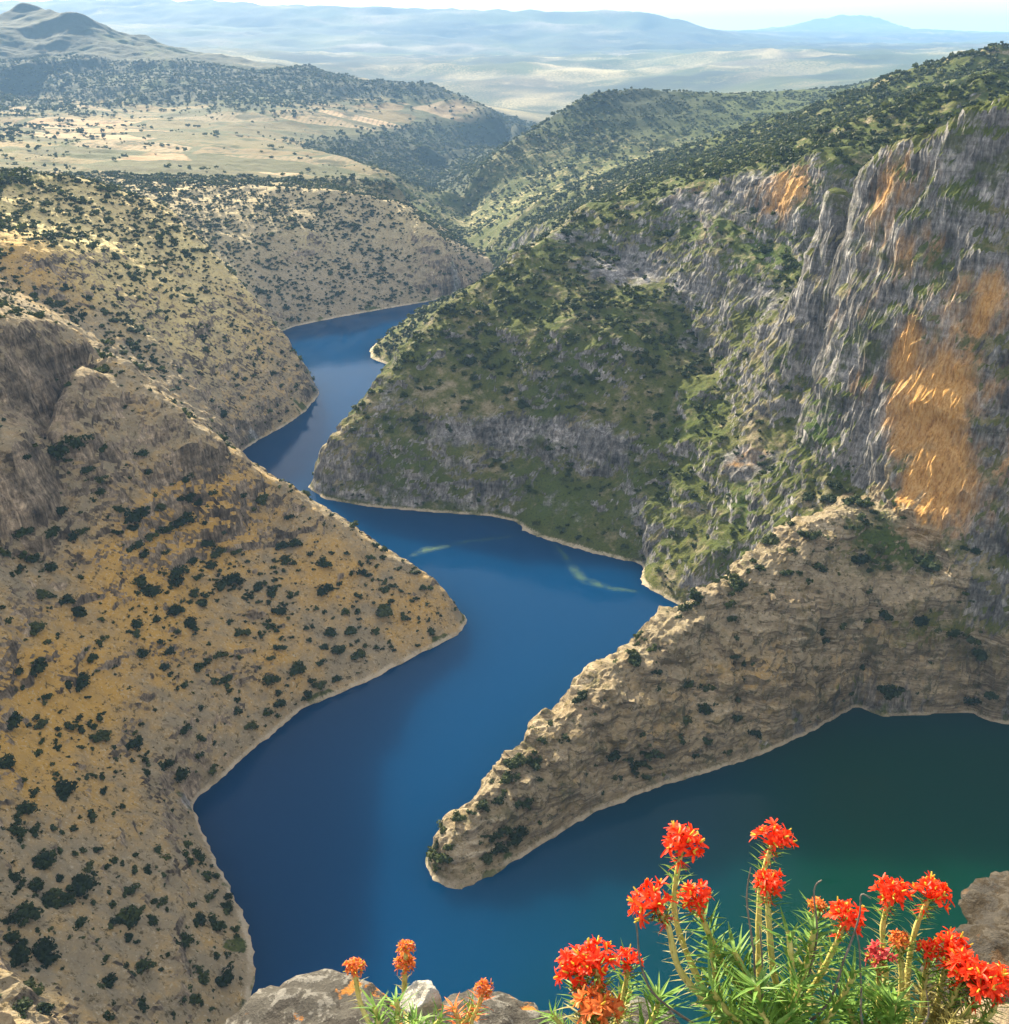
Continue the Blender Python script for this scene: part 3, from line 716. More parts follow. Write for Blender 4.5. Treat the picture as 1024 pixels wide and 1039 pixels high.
def scatter_mesh(name, pts, rad, tint, temps, mat):
    Vs, Fs, Ts = [], [], []; off = 0
    which = rng.integers(len(temps), size=len(pts)); ang = rng.random(len(pts)) * 6.283
    for k, (tv, tf) in enumerate(temps):
        m = np.nonzero(which == k)[0]
        if not len(m): continue
        c, s_ = np.cos(ang[m]), np.sin(ang[m])
        sc = rad[m]; hz = sc * rng.uniform(.8, 1.25, len(m))
        X = (tv[None, :, 0] * c[:, None] - tv[None, :, 1] * s_[:, None]) * sc[:, None] + pts[m, 0][:, None]
        Y = (tv[None, :, 0] * s_[:, None] + tv[None, :, 1] * c[:, None]) * sc[:, None] + pts[m, 1][:, None]
        Zz = tv[None, :, 2] * hz[:, None] + pts[m, 2][:, None] - .12 * sc[:, None]
        Vs.append(np.dstack([X, Y, Zz]).reshape(-1, 3))
        f = tf[None] + (np.arange(len(m)) * len(tv))[:, None, None] + off
        Fs.append(f.reshape(-1, 3)); Ts.append(np.repeat(tint[m], len(tv))); off += len(m) * len(tv)
    return mesh_np(name, np.concatenate(Vs), np.concatenate(Fs), mat, False, {'tint': np.concatenate(Ts)})

def ground_z(X, Y):
    return np.where((np.abs(X) < 518) & (Y < 1318) & (Y > -38), G2.sample(ZF2, X, Y), G1.sample(ZF1, X, Y))
ZF1 = height(G1.X, G1.Y, 0)
def ground_nz(X, Y, e=3.0):
    gx = (ground_z(X + e, Y) - ground_z(X - e, Y)) / (2 * e); gy = (ground_z(X, Y + e) - ground_z(X, Y - e)) / (2 * e)
    return np.dstack([-gx, -gy, np.ones_like(gx)])[0] / np.sqrt(gx ** 2 + gy ** 2 + 1)[:, None]

def to_pixel(P):
    q = P - np.array([0, 0, H_CAM])
    f = q[:, 1] * CP - q[:, 2] * SP; up = q[:, 1] * SP + q[:, 2] * CP
    return CX + F_PX * q[:, 0] / f, CY - F_PX * up / f, f

def seen(P, lift):
    """line of sight from the viewpoint over the terrain"""
    Q = P + np.array([0, 0, 1.0]) * lift[:, None]
    ok = np.ones(len(P), bool)
    for k in np.linspace(.2, .985, 90):
        X, Y, zz = Q[:, 0] * k, Q[:, 1] * k, H_CAM + (Q[:, 2] - H_CAM) * k
        ok &= ~((ground_z(X, Y) > zz) & (Y > 40))
    return ok

# shrubs read off the photograph one by one: (column, row, half-width in pixels)
SPOTS = [(38,637,9),(50,537,11),(27,539,9),(56,519,10),(137,519,14),(133,536,7),(179,529,13),(167,536,9),(207,551,8),(219,561,8),(142,590,10),(152,601,11),(180,578,10),(179,590,8),
 (137,555,9),(145,561,7),(224,594,8),(229,589,6),(267,508,8),(246,500,7),(294,525,6),(287,553,7),(299,551,7),(289,567,5),(330,570,8),(328,599,8),(277,601,7),(284,620,6),(261,597,5),(198,602,6),
 (193,631,7),(159,628,6),(138,633,8),(176,620,7),(67,609,8),(80,620,9),(51,577,8),(32,567,7),(73,546,7),(84,539,6),(89,476,8),(56,457,11),(80,447,14),(103,486,8),(103,455,8),(185,505,8),(200,510,7),
 (13,731,12),(4,775,10),(68,798,12),(38,674,10),(17,680,8),(84,687,7),(68,695,7),(95,667,6),(192,632,6),(223,663,6),(202,676,7),(230,687,9),(247,642,7),(100,747,8),(44,733,6),(72,737,6),(139,752,7),
 (182,737,8),(199,750,8),(201,765,6),(180,786,9),(167,775,9),(148,786,6),(253,736,6),(283,619,6),(304,678,10),(275,689,9),(342,659,8),(365,663,8),(391,621,9),(357,640,7),(325,695,7),(313,703,6),(342,689,5),
 (21,845,7),(27,822,9),(51,870,9),(87,898,11),(78,936,8),(49,974,8),(23,957,6),(110,999,7),(112,1018,5),(19,1029,10),(144,980,10),(169,967,7),(228,993,11),(207,993,8),(194,1010,9),(190,870,8),(158,864,7),
 (150,883,5),(220,936,9),(131,902,8),(167,913,5),(211,910,5),(230,910,4),(89,881,6),(61,891,5),(114,936,5),(154,934,6),(131,951,6),(106,803,4),(99,862,4),(106,879,5),
 (644,668,10),(663,677,9),(696,692,11),(750,686,8),(632,705,5),(665,698,6),(713,715,5),(808,640,8),(828,639,6),(786,659,6),(793,677,5),(789,714,8),(830,709,7),(861,703,6),(901,624,8),(877,610,7),(930,630,10),(947,636,10),
 (966,640,9),(983,648,9),(997,663,10),(942,671,6),(898,700,9),(1010,703,10),(986,709,9),(570,749,8),(571,774,6),(536,772,6),(551,751,5),(532,786,5),(653,774,5),(623,789,4),(508,768,10),(537,741,9),(566,719,6),(463,818,8),
 (445,856,6),(484,792,7),(100,500,7),(118,540,6),(150,545,7),(165,560,6),(205,530,6),(225,540,7),(240,560,6),(195,570,6),(160,515,8),(120,515,7),(150,480,7),(190,485,7),(170,470,8),(140,460,7),(215,500,6)]
pts, rad = [], []
for (a, b, r) in SPOTS:
    p = hit(a, b + r * .45); t = np.linalg.norm(p - np.array([0, 0, H_CAM]))
    pts.append(p); rad.append(r * .95 * t / F_PX)
pts, rad = np.array(pts), np.array(rad)
n_spot = len(pts)

def throw(n, x0, x1, y0, y1):
    X, Y = rng.uniform(x0, x1, n), rng.uniform(y0, y1, n)
    return X, Y
# random ones, by the density each ground carries
X, Y = throw(170000, -520, 480, 130, 1300)
zz = ground_z(X, Y); P = np.column_stack([X, Y, zz]); nn = ground_nz(X, Y)
cv = cover(P, nn)
west = inside(WESTLAND, X, Y); spur = inside(SPUR, X, Y)
clump = fbm2(X, Y, 28, 3, .6, seed=41); clump2 = fbm2(X, Y, 90, 2, seed=42)
area = (1000 * 1170) / len(X)
dn = np.where(west, 0.066 + .0 * smooth(430, 640, Y) + .004 * smooth(450, 600, Y), np.where(spur, .034, .055 * smooth(.35, .7, cv['veg'])))
dn = dn * np.clip(.9 + .8 * clump + .3 * clump2, .15, 3)
dn = dn * np.where(~west & ~spur, smooth(.36, .6, nn[:, 2]), 1) * (1 - .7 * cv['cliff']) * (1 - .95 * np.clip(cv['orange'] * 1.6, 0, 1))
keep = (rng.random(len(X)) < dn * area) & (zz > 2.2)
px_, py_, dep = to_pixel(P)
keep &= (px_ > -120) & (px_ < 1150) & (py_ > -20) & (py_ < 1130)
wooded = (cv['veg'] > .78) & ~west & ~spur
P1, dep1 = P[keep & ~wooded], dep[keep & ~wooded]
r1 = np.where(inside(WESTLAND, P1[:, 0], P1[:, 1]), rng.gamma(3.4, .32, len(P1)), rng.gamma(6, .26, len(P1)))
r1 = np.clip(r1, .45, 3.6) * np.where(P1[:, 1] > 560, 1.25, .95) * np.where(inside(SPUR, P1[:, 0], P1[:, 1]), 1.35, 1)
d = np.min(((P1[:, None, :2] - pts[None, :, :2]) ** 2).sum(2) - (rad[None] * .9) ** 2, 1)
P1, r1 = P1[d > 0], r1[d > 0]
allP, allR = np.concatenate([pts, P1]), np.concatenate([rad, r1])
qx, qy, qd = to_pixel(allP)
vis = seen(allP, allR * .8) & (qx > 0) & (qx < 1024) & (qy > 0) & (qy < 1039)
big = np.where(vis, allR / qd, 0); big[:n_spot] += 10
order = np.argsort(-big)
chosen = order[:300]; rest = order[300:]

templates = []
for k in range(7):
    v, f = plant_template(100 + k, 330, .27, 7 + k % 3)
    ft = to_tris(f)
    templates.append((v, ft))
protos = []
def place_word(px, py, x, y, z, west_, spur_):
    """where a shrub stands: (phrase with a slot for the height on the slope, group)"""
    if spur_:
        if py < 650 and px > 860: w_, g_, lo, hi = 'the green shoulder below the orange cliff', 'green shoulder', 34, 48
        elif px < 600: w_, g_, lo, hi = 'the narrow point of the bedded rock spur', 'rock spur point', 8, 18
        else: w_, g_, lo, hi = 'the bedded rock spur between two waters', 'bedded rock spur', 16, 36
    elif west_:
        if y < 250: w_, g_, lo, hi = 'the grey scree slope at bottom left', 'grey scree slope', 22, 48
        elif y < 330: w_, g_, lo, hi = 'the left slope by the shore notch', 'left slope by the shore notch', 25, 55
        elif y > 560: w_, g_, lo, hi = 'the pale second spur across the inlet', 'pale second spur', 40, 100
        elif px > 290: w_, g_, lo, hi = 'the rounded tip of the left headland', 'left headland tip', 10, 24
        elif py < 500: w_, g_, lo, hi = 'the slope below the left rock shoulder', 'slope below the rock shoulder', 70, 95
        else: w_, g_, lo, hi = 'the ochre earth slope at left', 'ochre slope', 40, 66
    elif y < 440: w_, g_, lo, hi = 'the foot of the orange cliff', 'cliff foot', 40, 80
    else: w_, g_, lo, hi = 'the big green slope across the water', 'big green slope', 30, 80
    h_ = 'waterside on' if z < 5 else 'low on' if z < lo else 'halfway up' if z < hi else 'high on'
    return h_ + ' ' + w_, h_ + ' the ' + g_
for j, i in enumerate(chosen):
    x, y, z = allP[i]; r = allR[i]
    k = j % len(templates)
    if len(protos) <= k:
        tv, tf = templates[k]
        o = mesh_np('shrub', tv, tf, M_shrub, False); protos.append(o)
    else:
        o = protos[k].copy(); COL.objects.link(o)
    o.location = (x, y, z - .12 * r); o.rotation_euler = (0, 0, random.uniform(0, 6.28)); o.scale = (r, r * random.uniform(.85, 1.15), r * random.uniform(.9, 1.2))
    wd, gp = place_word(qx[i], qy[i], x, y, z, inside(WESTLAND, np.array([x]), np.array([y]))[0], inside(SPUR, np.array([x]), np.array([y]))[0])
    sz = 'large bushy' if r > 3.4 else ('rounded' if r > 2.2 else 'small')
    props(o, f'{sz} dark green shrub {wd}', 'shrub', f'{sz} shrubs {gp}')
small_t = [(v, to_tris(f)) for v, f in (plant_template(200 + k, 44, .5, 4) for k in range(6))]
tiny_t = [(v, to_tris(f)) for v, f in (plant_template(300 + k, 18, .7, 3) for k in range(6))]
Pr, Rr = allP[rest], allR[rest]; tn = np.clip(rng.beta(2, 2.6, len(Pr)), 0, 1)
tn = np.clip(tn + .25 * cover(Pr, ground_nz(Pr[:, 0], Pr[:, 1]))['green'], 0, 1)
o = scatter_mesh('scrub', Pr, Rr, tn, small_t, M_scrub)
props(o, 'dark green scrub dotted over the canyon slopes', 'scrub', None, 'stuff')
print('shrubs', len(allP), vis.sum())

# woods on the plateau, the far hill and the crown of the second spur
Pw = P[keep & wooded & (py_ < 330)]
X, Y = throw(60000, -700, 1500, 1000, 2250)
zz = ground_z(X, Y); Q = np.column_stack([X, Y, zz]); nn = ground_nz(X, Y, 8)
a, b, c = to_pixel(Q)
cv = cover(Q, nn)
dn = .0155 * smooth(.35, .7, cv['veg']) * np.clip(.8 + 1.1 * fbm2(X, Y, 60, 3, .6, seed=51), .05, 2) * (1 - cv['field'])
dn = np.where((X < -60) & (Y < 1300), .010 * np.clip(.8 + 1.3 * fbm2(X, Y, 60, 3, .6, seed=52), .05, 2), dn)
k = (rng.random(len(X)) < dn * (2200 * 1250) / len(X)) & (a > -40) & (a < 1100) & (zz > 4) & ((Y > 1300) | (X > 480) | (X < -520) | (Y > 1180))
Pw = np.concatenate([Pw, Q[k]])
X, Y = throw(9000, -520, -100, 560, 900)
zz = ground_z(X, Y); Q = np.column_stack([X, Y, zz])
dn = .05 * smooth(140, 156, zz + 8 * fbm2(X, Y, 40, 3, seed=53)) * np.clip(.4 + 2 * fbm2(X, Y, 50, 3, seed=54), 0, 1)
k = rng.random(len(X)) < dn * (420 * 340) / len(X)
Pw = np.concatenate([Pw, Q[k]])
X, Y = throw(60000, -2100, 200, 1350, 3300)
zz = ground_z(X, Y); Q = np.column_stack([X, Y, zz]); a, b, c = to_pixel(Q)
cv = cover(Q, np.tile([0, 0, 1.], (len(X), 1)))
dn = .0085 * cv['forest'] + 0.0009 * cv['field'] * smooth(.05, .5, fbm2(X, Y, 150, 4, .65, seed=57))
k = (rng.random(len(X)) < dn * (2300 * 1950) / len(X)) & (a > -30) & (a < 1060) & (zz > 4)
Pfar = Q[k]; Pw = np.concatenate([Pw, Pfar])
Rw = np.clip(rng.gamma(9, .25, len(Pw)), 1, 4.5)
Rw[-len(Pfar):] *= 1.6
o = scatter_mesh('woods', Pw, Rw, np.clip(rng.beta(2, 2.2, len(Pw)), 0, 1), tiny_t, M_wood)
props(o, 'green woods covering the plateau and the far hill', 'woods', None, 'stuff')
print('woods', len(Pw))

# ------------------------------------------------------------------ floating algae streaks
def algae_material():
    s = N('algae_film')
    g = s.node('ShaderNodeNewGeometry'); P = g.outputs['Position']
    a = s.math('MULTIPLY', s.attr('edge'), s.ss(s.noise(P, .12, 6, .7), .40, .62, .1, 1))
    d = s.node('ShaderNodeBsdfPrincipled'); s.put(d.inputs['Base Color'], s.mix(s.noise(P, .3, 4), (.05, .14, .02), (.12, .24, .04))); d.inputs['Roughness'].default_value = .7
    s.put(d.inputs['Alpha'], s.math('MULTIPLY', a, .32)); s.link(d.outputs[0], s.out.inputs[0])
    return s.m
M_algae = algae_material()
def ribbon(name, path, widths, label):
    C = np.array([Z(a, b, .03)[:2] for a, b in path]); n = 60
    s = np.linspace(0, 1, n); kk = np.linspace(0, 1, len(C))
    cx, cy, ww = np.interp(s, kk, C[:, 0]), np.interp(s, kk, C[:, 1]), np.interp(s, kk, widths)
    tx, ty = np.gradient(cx), np.gradient(cy); L = np.hypot(tx, ty); nx, ny = -ty / L, tx / L
    V, E = [], []
    for q in (-1, -.5, 0, .5, 1):
        V.append(np.column_stack([cx + nx * ww * q, cy + ny * ww * q, np.full(n, .04)])); E.append(np.full(n, 1 - abs(q)) * np.minimum(1, 8 * np.minimum(s, 1 - s)))
    V = np.concatenate(V); E = np.concatenate(E)
    F = np.array([(a * n + i, a * n + i + 1, (a + 1) * n + i + 1, (a + 1) * n + i) for a in range(4) for i in range(n - 1)])
    props(mesh_np(name, V, F, M_algae, True, {'edge': E}), label, 'algae', None, 'stuff')
ribbon('algae_film', [(412, 566), (432, 558), (470, 550), (505, 546), (530, 543)], [2, 4.5, 2.5, 2.5, 1], 'pale green algae streak curving toward the left headland')
ribbon('algae_film', [(558, 548), (572, 562), (583, 578), (592, 588), (620, 597), (660, 602)], [1, 2, 4, 4.5, 3, 1.5], 'pale green algae streak drifting below the big green slope')

# ------------------------------------------------------------------ the ledge, boulders and spurge in front
def stone_material(name, base0, base1, lichen=.5, orange=.3, dark=.5):
    s = N(name)
    P = s.node('ShaderNodeTexCoord').outputs['Object']
    n1 = s.noise(P, 26, 8, .7); n2 = s.noise(P, 110, 6, .75); n3 = s.noise(s.mapping(P, loc=(3, 7, 1)), 19, 7, .7); n4 = s.noise(s.mapping(P, loc=(9, 2, 5)), 14, 5, .65)
    col = s.mix(n2, base0, base1)
    col = s.mix(s.math('MULTIPLY', s.ss(n1, .5, .56), lichen), col, s.mix(n2, (.18, .176, .165), (.34, .335, .315)))
    col = s.mix(s.math('MULTIPLY', s.ss(n3, .51, .56), dark), col, s.mix(n2, (.025, .024, .023), (.09, .085, .08)))
    col = s.mix(s.math('MULTIPLY', s.ss(n4, .60, .65), orange), col, s.mix(n2, (.42, .15, .03), (.6, .28, .07)))
    h = s.math('ADD', s.math('MULTIPLY', n1, 1.0), s.math('MULTIPLY', n2, .5))
    s.bsdf(col, .92, s.bump(h, .9, .02), .15)
    return s.m
M_lichen = stone_material('lichen_stone', (.055, .053, .05), (.13, .126, .115), .72, 1.0, .95)
M_pale = stone_material('pale_stone', (.50, .48, .43), (.72, .70, .65), .5, .1, .15)
M_brown = stone_material('brown_stone', (.022, .019, .015), (.075, .062, .046), .15, .1, .8)
M_tan = stone_material('tan_stone', (.34, .26, .16), (.52, .42, .28), .2, .2, .2)

def boulder(name, c, r, seed, mat, rough=.16, angular=.35, sub=5, rot=(0, 0, 0)):
    import bmesh
    bm = bmesh.new(); bmesh.ops.create_icosphere(bm, subdivisions=sub, radius=1)
    V = np.array([v.co for v in bm.verts]); F = np.array([[v.index for v in f.verts] for f in bm.faces]); bm.free()
    q = np.random.default_rng(seed); o = q.random(3) * 50
    # chop with random planes for a broken, angular outline
    for k in range(9):
        nrm = q.normal(size=3); nrm /= np.linalg.norm(nrm); dd = q.uniform(.62, .9)
        e = V @ nrm - dd
        V = V - np.where(e > 0, e * angular * 2, 0)[:, None] * nrm
    n = V / np.linalg.norm(V, axis=1)[:, None]
    V = V + n * (fbm3(V[:, 0] * 1.6 + o[0], V[:, 1] * 1.6 + o[1], V[:, 2] * 1.6 + o[2], 5, .55, True) * rough - rough * .5)[:, None]
    V = V * np.array(r)
    ob = mesh_np(name, V, F, mat, True); ob.location = c; ob.rotation_euler = rot
    return ob

def ledge():
    xs = np.arange(-2.6, 2.61, .04); ys = np.arange(-2.4, 2.2, .04)
    X, Y = np.meshgrid(xs, ys)
    top = np.minimum(248.62, 250 - 1.32 * np.maximum(Y, .2) - .12) + fbm2(X, Y, .5, 5, .55, True, 61) * .035 - .03
    edge = 1.75 + .25 * fbm2(X, Y * 0, .8, 3, seed=62)
    fall = np.maximum(0, Y - edge)
    Zt = top - fall * 9 - np.maximum(0, np.abs(X) - 2.2) * 6
    nx, ny = len(xs), len(ys); idx = np.arange(nx * ny).reshape(ny, nx)
    F = np.dstack([idx[:-1, :-1], idx[:-1, 1:], idx[1:, 1:], idx[1:, :-1]]).reshape(-1, 4)
    props(mesh_np('rock_ground', np.dstack([X, Y, Zt]).reshape(-1, 3), F, M_brown, True), kind='structure')
ledge()

def at(px, py, t): return Vector(T(px, py, t))
props(boulder('boulder', at(312, 1098, 1.50), (.150, .15, .098), 3, M_lichen, .14), 'grey boulder with white, black and orange lichen beside the thin flower stalks', 'boulder')
props(boulder('boulder', at(492, 1098, 1.52), (.155, .13, .080), 9, M_lichen, .13), 'low pale grey rock behind the small rusty flower sprig', 'boulder')
props(boulder('stone', at(428, 1016, 1.44), (.030, .022, .036), 12, M_pale, .10, .6, 4, (.2, .3, .2)), 'small white pointed stone between the two thin flower stalks', 'stone')
props(boulder('boulder', at(650, 1078, 1.5), (.085, .09, .062), 21, M_lichen, .13), 'grey rock half hidden behind the tallest red spurge', 'boulder')
props(boulder('boulder', at(1012, 1016, 2.3), (.155, .17, .15), 44, M_brown, .10, .6), 'brown mossy rock at the right edge behind the red flowers', 'boulder')
props(boulder('boulder', at(1060, 965, 2.7), (.20, .22, .12), 28, M_brown, .2, .45), 'dark flat rock behind the brown mossy rock', 'boulder')
props(boulder('stone', at(1008, 1050, 1.5), (.075, .07, .03), 33, M_tan, .07, .6), 'flat tan stone under the drooping red flowers at right', 'stone')
props(boulder('stone', at(-10, 1046, 1.45), (.033, .03, .034), 35, M_tan, .1, .5), 'tan stone in the bottom left corner', 'stone')

def simple_leaf(name, ca, cb, trans, scale=60):
    s = N(name)
    P = s.node('ShaderNodeTexCoord').outputs['Object']
    col = s.mix(s.ss(s.noise(P, scale, 3, .6), .3, .7), ca, cb)
    col = s.mix(s.attr('tint'), col, s.mix(.65, col, (1.0, .9, .35), 'SCREEN') if False else s.mix(.5, col, cb))
    b = s.bsdf(col, .5, None, .3)
    tr = s.node('ShaderNodeBsdfTranslucent'); s.put(tr.inputs[0], col)
    mx = s.node('ShaderNodeMixShader'); mx.inputs[0].default_value = trans
    s.link(b.outputs[0], mx.inputs[1]); s.link(tr.outputs[0], mx.inputs[2]); s.link(mx.outputs[0], s.out.inputs[0])
    return s.m
M_leaf = simple_leaf('spurge_leaf', (.05, .15, .025), (.22, .38, .08), .4)
M_leafold = simple_leaf('spurge_leaf_dry', (.16, .17, .06), (.36, .32, .12), .35)
M_stem = simple_leaf('spurge_stem', (.36, .34, .08), (.52, .46, .16), .05)
M_red = simple_leaf('spurge_bract', (.72, .018, .008), (.92, .085, .018), .45, 120)
M_pink = simple_leaf('spurge_bract_pink', (.45, .03, .05), (.65, .10, .10), .4, 120)
M_rust = simple_leaf('spurge_bract_rust', (.55, .10, .02), (.75, .24, .06), .4, 120)
M_bud = simple_leaf('spurge_bud', (.50, .50, .05), (.75, .55, .08), .3, 120)
M_twig = simple_leaf('dry_twig', (.05, .04, .035), (.18, .15, .13), .0, 90)

class Mesh:
    def __init__(s): s.V, s.F, s.n = [], [], 0
    def add(s, V, F):
        s.V.append(np.asarray(V, float)); s.F.append(np.asarray(F) + s.n); s.n += len(V)
    def build(s, name, mat, parent, smooth_shade=True):
        V = np.concatenate(s.V); V = V - np.array(parent_origin(parent))
        return mesh_np(name, V, np.concatenate(s.F), mat, smooth_shade, {'tint': rng.random(len(V))}, parent)
def parent_origin(p):
    o = Vector((0, 0, 0))
    while p is not None: o += p.location; p = p.parent
    return o

def curve(pts, n=16):
    P = np.array([list(p) for p in pts]); k = len(P)
    if k == 2: P = np.array([P[0], P[0] * .5 + P[1] * .5, P[1]]); k = 3
    t = np.linspace(0, k - 1, n); out = []
    for u in t:
        i = min(int(u), k - 2); f = u - i
        p0, p1, p2, p3 = P[max(i - 1, 0)], P[i], P[i + 1], P[min(i + 2, k - 1)]
        out.append(.5 * (2 * p1 + (p2 - p0) * f + (2 * p0 - 5 * p1 + 4 * p2 - p3) * f * f + (3 * p1 - p0 - 3 * p2 + p3) * f ** 3))
    return np.array(out)

def tube(M, C, r0, r1, k=7):
    T_ = np.gradient(C, axis=0); T_ /= np.linalg.norm(T_, axis=1)[:, None]
    V = []; ref = np.array([.3, 1, .1])
    for i, (c, t) in enumerate(zip(C, T_)):
        a = np.cross(t, ref); a /= np.linalg.norm(a); b = np.cross(t, a)
        r = r0 + (r1 - r0) * i / (len(C) - 1)
        r *= 1 + .12 * math.sin(i * 2.1)
        for j in range(k):
            q = 2 * math.pi * j / k; V.append(c + (a * math.cos(q) + b * math.sin(q)) * r)
    F = [(i * k + j, i * k + (j + 1) % k, (i + 1) * k + (j + 1) % k, (i + 1) * k + j) for i in range(len(C) - 1) for j in range(k)]
    M.add(V, F)

def blade(M, base, d, up, L, wdt, droop=.2, tipw=.0, wide=.55):
    """a lanceolate leaf: midrib folded slightly, bending along its length"""
    d = d / np.linalg.norm(d); side = np.cross(d, up); side /= np.linalg.norm(side) + 1e-9; nrm = np.cross(side, d)
    V = []
    for s_ in (0, .3, .62, .85, 1.0):
        w_ = wdt * (math.sin(math.pi * min(s_ ** wide, 1)) * .5 + .12 * (1 - s_) + tipw * s_)
        c = base + d * L * s_ + nrm * (-droop * L * s_ * s_)
        V += [c - side * w_ + nrm * w_ * .35, c, c + side * w_ + nrm * w_ * .35]
    F = []
    for i in range(4):
        for j in range(2): F.append((i * 3 + j, i * 3 + j + 1, i * 3 + j + 4, i * 3 + j + 3))
    M.add(V, F)

def perp(t):
    a = np.cross(t, [.21, .9, .37]); a /= np.linalg.norm(a); return a, np.cross(t, a)

def flower(parent, C, size, mat, seed):
    """rounded umbel: rays ending in spoon-shaped red bracts, a few yellow-green buds on top"""
    size = size * .84; q = np.random.default_rng(seed)
    tip = C[-1]; ax = C[-1] - C[-4]; ax /= np.linalg.norm(ax); a, b = perp(ax)
    R, B = Mesh(), Mesh()
    nray = int(14 + 6 * q.random())
    for k in range(nray):
        th = 2.4 * k; el = .25 + 1.25 * (k + .5) / nray
        d = ax * math.cos(el) + (a * math.cos(th) + b * math.sin(th)) * math.sin(el)
        L = size * q.uniform(.42, .66) * (1.0 if el < 1.1 else .85)
        end = tip + d * L
        tube(R, np.array([tip, tip + d * L * .5, end]), size * .022, size * .018, 4)
        a2, b2 = perp(d)
        for m in range(int(q.integers(6, 10))):
            ph = m * 1.05 + q.random(); dd = d * q.uniform(.25, .9) + (a2 * math.cos(ph) + b2 * math.sin(ph)) * q.uniform(.6, 1.0)
            blade(R, end - d * size * .04, dd, d, size * q.uniform(.20, .36), size * q.uniform(.06, .10), q.uniform(-.2, .6), .38, .8)
        if q.random() < .75:
            for m in range(2):
                dd = d + q.normal(size=3) * .35
                tube(B, np.array([end, end + dd * size * .07, end + dd * size * .15]), size * .030, size * .022, 5)
    for k in range(22):     # reddened leaves hanging below the umbel
        th = 2.4 * k + q.random(); s_ = q.uniform(0, .30)
        base = tip - ax * size * s_ * 1.8; dd = (a * math.cos(th) + b * math.sin(th)) + ax * q.uniform(-.6, .35)
        blade(R, base, dd, ax, size * q.uniform(.28, .44), size * .05, q.uniform(0, .4))
    h = R.build('flower_head', mat, parent, False)
    B.build('bud', M_bud, h)
    return h

def leaves(parent, C, lo, hi, n, L, wdt, mat, seed, spread=1.0, droop=.15):
    q = np.random.default_rng(seed); M = Mesh()
    for k in range(n):
        s_ = lo + (hi - lo) * (k + q.random()) / n
        f = s_ * (len(C) - 1); i = min(int(f), len(C) - 2); c = C[i] + (C[i + 1] - C[i]) * (f - i)
        t = C[i + 1] - C[i]; t /= np.linalg.norm(t); a, b = perp(t); th = 2.4 * k + q.normal() * .2
        d = (a * math.cos(th) + b * math.sin(th)) * spread + t * q.uniform(.25, .95)
        blade(M, c, d, t, L * q.uniform(.7, 1.2), wdt * q.uniform(.8, 1.2), droop * q.uniform(-.5, 1.5))
    M.build('foliage', mat, parent, False)

def spurge(name, label, root, stems, seed, group=None):
    """stems: (list of (px,py,depth) after the root, head size in metres or 0, head material, leaf spec)"""
    e = bpy.data.objects.new(name, None); COL.objects.link(e); e.location = root; props(e, label, 'flower plant', group)
    e.empty_display_size = .05
    for k, (path, size, hm_, spec) in enumerate(stems):
        C = curve([np.array(root) + np.array([.012 * math.cos(k * 2.1), .012 * math.sin(k * 2.1), 0])] + [np.array(T(*p)) for p in path], 22)
        M = Mesh(); tube(M, C, spec.get('r', .0052), spec.get('r1', .0036))
        st = M.build(spec.get('name', 'stem'), spec.get('mat', M_stem), e)
        for (lo, hi, n, L, wd, mt, sp, dr) in spec.get('leaf', []):
            leaves(st, C, lo, hi, n, L, wd, mt, seed * 50 + k * 7 + int(lo * 10), sp, dr)
        if size: flower(st, C, size, hm_, seed * 31 + k)
    return e

bare = dict(leaf=[(.30, .80, 46, .026, .0018, M_leafold, 1.6, .1), (.78, .99, 40, .030, .0032, M_leaf, 1.4, .25)])
lush = dict(leaf=[(.25, 1.0, 70, .050, .0050, M_leaf, 1.0, .15)], r=.004)
mid_ = dict(leaf=[(.25, .62, 40, .040, .004, M_leafold, 1.2, .2), (.6, .99, 46, .036, .004, M_leaf, 1.1, .2)])
dead = dict(name='dead_stem', mat=M_twig, r=.0020, r1=.0008)

